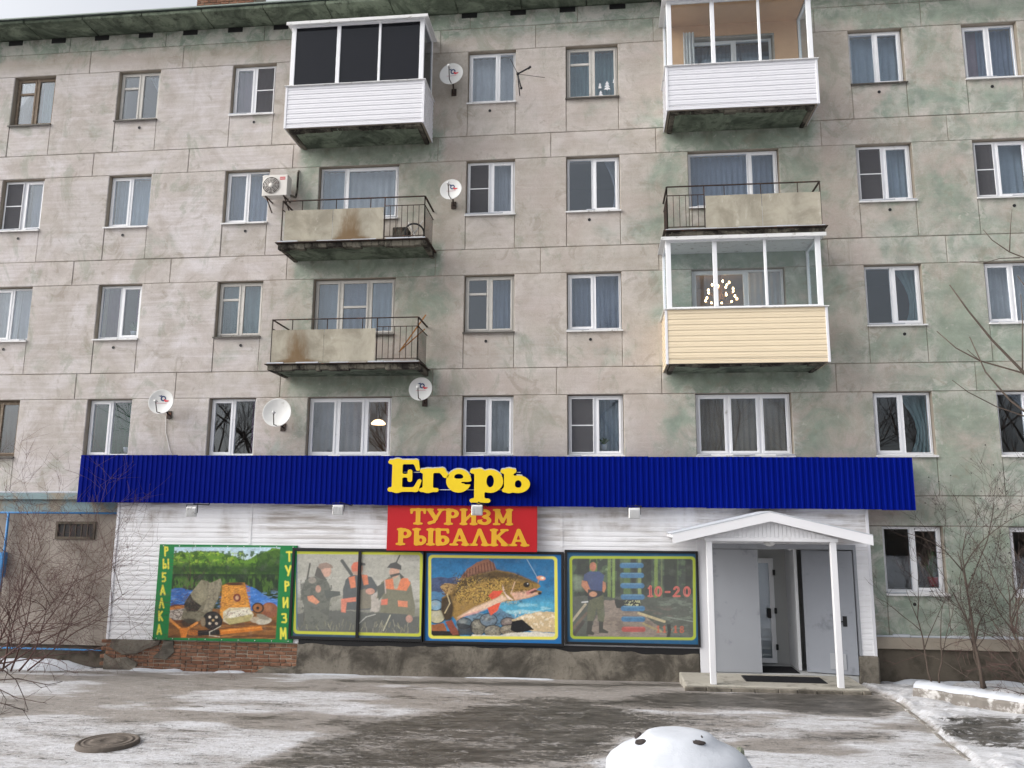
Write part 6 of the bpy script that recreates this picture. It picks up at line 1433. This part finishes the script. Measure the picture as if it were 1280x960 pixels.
# ================================================================== BARE SHRUBS AND TREES
M['bark'] = plain('grey_brown_bark', '5a4f47', .9, var=.25, sc=20, bump=.4); M['twig'] = plain('dark_twig', '4d403b', .85, var=.25, sc=20); M['redtwig'] = plain('reddish_twig', '5d4642', .85, var=.25, sc=20)
M['bud'] = plain('dark_bud', '2b2220', .8)
def grow(mt, mw, p, d, r, length, depth, maxd, curve=.25, fork=(2, 3), buds=None, spread=.6, up=.15, nseg=5, kids_at=.25, budp=.1):
    pts = [p.copy()]; rs = [r]; cur = p.copy(); dd = d.normalized()
    for i in range(nseg):
        dd = (dd+Vector((random.gauss(0, curve), random.gauss(0, curve), random.gauss(0, curve)+up*.3)) * .5).normalized()
        cur = cur+dd*length/nseg; pts.append(cur.copy()); rs.append(r*(1-(.55 if depth else .85)*(i+1)/nseg))
    (mt if depth < 2 else mw).tube(pts, rs, 6 if depth == 0 else (5 if depth == 1 else 3), cap=depth < 2)
    if buds is not None and depth >= maxd-1 and random.random() < budp: buds.append(pts[-1])
    if depth >= maxd: return
    nk = random.randint(*fork)+(2 if depth == 0 else 0)
    for k in range(nk):
        t_ = random.uniform(kids_at, 1.0); i = min(nseg-1, int(t_*nseg)); q = pts[i].lerp(pts[i+1], t_*nseg-i)
        ax = (pts[i+1]-pts[i]).normalized(); rv = Vector((random.gauss(0, 1), random.gauss(0, 1), random.gauss(0, 1))); rv = (rv-ax*rv.dot(ax)).normalized()
        grow(mt, mw, q, ax*(1-spread*.5)+rv*spread+Vector((0, 0, up)), max(.0028, r*(1-.5*t_)*.55), length*random.uniform(.45, .72), depth+1, maxd, curve, fork, buds, spread, up, max(3, nseg-1), kids_at, budp)
def shrub(name, roots, label, cat='shrub', group=None, maxd=4, fork=(3, 4), curve=.28, spread=.65, up=.2, bark='bark', twig='twig', buds=False, budp=.1):
    b0 = Vector(roots[0][0]); o = empty(name, b0); tag(o, label, cat, group)
    mt, mw = MB(), MB(); bl = [] if buds else None
    for (p, d, r, L) in roots: grow(mt, mw, Vector(p), Vector(d), r, L, 0, maxd, curve, fork, bl, spread, up, 6, .25, budp)
    mt.build('trunk', M[bark], o); mw.build('crown', M[twig], o)
    if bl:
        m = MB()
        for p in bl: m.lathe(p, (0, 0, 1), [(0, -.012), (.012, -.004), (.012, .006), (0, .014)], 5)
        tag(m.build('seed_heads', M['bud'], o), kind='stuff')
    return o
def ground_at(u, v): x, y = GP(u, v, .2); return Vector((x, y, float(gh(x, y))+.05))
random.seed(21)
r0 = Vector((7.15, -.75, .12)); shrub('bare_shrub', [(r0, (-.07, 0, 1), .04, 2.6), (r0+Vector((.1, .1, 0)), (.25, 0, 1), .025, 1.8)], 'tall bare shrub with a slender grey stem in front of the green wall', maxd=4, buds=True)
r0 = Vector((6.25, -.8, .12)); shrub('bare_shrub', [(r0, (-.12, 0, 1), .022, 1.9), (r0+Vector((.12, .05, 0)), (.1, .1, 1), .02, 1.7)], 'thin bare shrub nearest the white clapboard corner of the shop', maxd=4, fork=(2, 3))
r0 = Vector((8.1, -1.1, .12)); shrub('bare_shrub', [(r0, (-.22, .0, 1), .035, 2.2), (r0+Vector((.15, 0, 0)), (.12, 0, 1), .03, 2.4), (r0+Vector((-.15, .1, 0)), (-.5, 0, 1), .02, 1.6)], 'dense many-stemmed bare shrub behind the concrete edging', maxd=4, buds=True, budp=.2)
r0 = Vector((9.0, -.9, .12)); shrub('bare_shrub', [(r0, (-.15, 0, 1), .03, 2.3), (r0+Vector((.1, 0, 0)), (-.4, -.1, 1), .022, 1.9)], 'bare shrub in front of the far ground-floor window beyond the dense one', maxd=4, fork=(3, 4))
r0 = Vector((8.0, -1.8, .12)); shrub('bare_shrub', [(r0, (-.8, -.1, .35), .016, 1.6), (r0, (-.9, -.2, .12), .014, 1.5), (r0, (-.6, 0, .6), .014, 1.4)], 'low sprawling bare bush lying over the snow by the concrete edging', maxd=3, up=.05, twig='redtwig')
# left: thicket in front of the brown wall
for (x, y, ang, L, lab) in ((-13.6, -1.1, 1.0, 3.0, 'reddish bare thicket leaning right across the brown rendered wall'), (-12.4, -1.3, .25, 2.2, 'small bare bush at the foot of the brown rendered wall'), (-12.95, -1.4, .25, 3.3, 'tall twiggy bare bush reaching up to the blue pipe')):
    r0 = Vector((x, y, .05)); shrub('bare_thicket', [(r0+Vector((.15*k, .05*k, 0)), (ang+.15*k, .05*(k-1), 1-.15*k), .02, L*random.uniform(.75, 1)) for k in range(4)], lab, maxd=4, fork=(3, 4), spread=.7, up=.1, bark='redtwig', twig='redtwig')
# branches given by their outline, carried by a trunk that stands beside the frame
def traced(name, label, y, trunk, lines, mat='bark', twigs=True, tw=.25):
    o = empty(name, trunk[0]); tag(o, label, 'tree'); m = MB(); m.tube(trunk, [.09*(1-.5*i/(len(trunk)-1)) for i in range(len(trunk))], 9); m.build('trunk', M[mat], o)
    m = MB(); w = MB()
    for k, (pts, r0, r1, dy) in enumerate(lines):
        P_ = [W3(u, v, y+dy*(i/max(1, len(pts)-1))) for i, (u, v) in enumerate(pts)]
        m.tube(P_, [r0+(r1-r0)*i/(len(P_)-1) for i in range(len(P_))], 6)
        if twigs:
            for j in range(1, len(P_)):
                if random.random() < .5: q = P_[j-1].lerp(P_[j], random.random()); d = (P_[j]-P_[j-1]).normalized(); rv = Vector((random.gauss(0, 1), random.gauss(0, .6), random.gauss(0, 1))); w.tube([q, q+(d+rv*.7).normalized()*random.uniform(.4, 1)*tw], [.003, .0015], 4)
    m.build('branches', M[mat], o)
    if w.v: w.build('crown', M['twig'], o)
TY = -6.5
tx = W(1400, 560, TY)[0]
traced('bare_tree', 'bare tree whose long smooth dark branches reach across the wall above the shrubs', TY,
       [Vector((tx, TY, .1)), Vector((tx-.05, TY, 1.6)), W3(1380, 560, TY), W3(1345, 530, TY), W3(1330, 500, TY)],
       [([(1345, 530), (1280, 466), (1240, 425), (1210, 388), (1187, 356)], .022, .007, -.2), ([(1345, 520), (1278, 466), (1225, 451), (1195, 435), (1171, 414)], .014, .006, .2),
        ([(1340, 560), (1262, 500), (1232, 465), (1212, 421)], .016, .006, .1), ([(1225, 451), (1209, 437)], .006, .004, 0), ([(1330, 540), (1280, 520), (1245, 508), (1210, 490), (1190, 475)], .01, .004, -.2),
        ([(1345, 480), (1300, 330), (1262, 315), (1240, 300), (1229, 287)], .012, .004, .1), ([(1275, 322), (1250, 323), (1230, 329), (1200, 327)], .007, .003, 0), ([(1262, 314), (1263, 285), (1265, 262)], .007, .003, 0), ([(1278, 466), (1278, 400), (1276, 368)], .008, .004, .1), ([(1330, 440), (1290, 370), (1272, 345)], .008, .005, 0)], twigs=False)
LYY = -9.0
lx = W(-60, 860, LYY)[0]
traced('bare_sapling', 'thin bare sapling whose twigs hang low over the packed snow', LYY,
       [Vector((lx, LYY, .1)), Vector((lx, LYY, .6)), W3(-40, 850, LYY), W3(-30, 790, LYY)],
       [([(-40, 852), (0, 850), (22, 848), (40, 852), (60, 856), (78, 852)], .008, .003, .1), ([(-35, 820), (5, 838), (20, 850), (30, 872), (35, 888)], .007, .003, 0), ([(-30, 860), (0, 862), (20, 872), (45, 877), (58, 879)], .006, .003, -.1), ([(-30, 870), (5, 880), (22, 885), (35, 890)], .006, .003, .1), ([(-30, 800), (0, 825), (10, 838), (5, 852)], .006, .003, .1), ([(40, 852), (52, 860), (42, 868)], .004, .002, 0), ([(0, 862), (8, 875), (2, 890)], .004, .002, 0), ([(-30, 880), (0, 893), (12, 886)], .005, .003, 0)], mat='twig', tw=.18)
# trees across the yard, seen as reflections in the window panes
random.seed(5)
mt, mw = MB(), MB(); grow(mt, mw, Vector((0, 0, 0)), Vector((0, 0, 1)), .22, 9, 0, 4, .2, (5, 6), None, .6, .3, 7, .3)
tr0 = None
for i, (x, y, s) in enumerate([(-22, -36, 1.1), (-15, -42, 1.2), (-9, -38, 1.0), (-3, -44, 1.25), (3, -37, 1.05), (9, -40, 1.2), (15, -36, 1.1), (22, -41, 1.2), (-29, -40, 1.2), (29, -38, 1.1)]):
    o = empty('yard_tree', (x, y, 0)); tag(o, 'tall bare tree across the yard, mirrored in the window panes', 'tree', 'bare trees across the yard'); o.scale = (s, s, s); o.rotation_euler.z = i*1.3
    if tr0 is None: mt_o = mt.build('trunk', M['bark'], None); mw_o = mw.build('crown', M['twig'], None); tr0 = (mt_o, mw_o); cp = tr0
    else: cp = [q.copy() for q in tr0]; [COL.objects.link(q) for q in cp]
    for q in cp: q.parent = o
m = MB(); n = 160; vv = []; ff = []  # unseen dark band, added to darken the horizon mirrored in the panes
for i in range(n+1):
    x = -80+160*i/n; h = 5+4*float(fbm(x*.15, 2, 4))+2.5*random.random()
    for (y, z) in ((-58, 0), (-57.5, h*.6), (-59, h), (-63, h*.8), (-64, 0)): vv.append((x, y+random.uniform(-.8, .8), z))
for i in range(n):
    for k in range(4): ff.append((i*5+k, i*5+k+1, (i+1)*5+k+1, (i+1)*5+k))
M['horizon_mass'] = plain('added_horizon_mass', '4a463f', .95, var=.4, sc=1.2, bump=.8, bsc=3)
m.add(vv, ff); tag(m.build('added_horizon_mass', M['horizon_mass'], None), 'unseen dark mass added beyond the yard to darken the horizon mirrored in the panes', 'wood', None, 'stuff')
scene.render.engine = 'CYCLES'
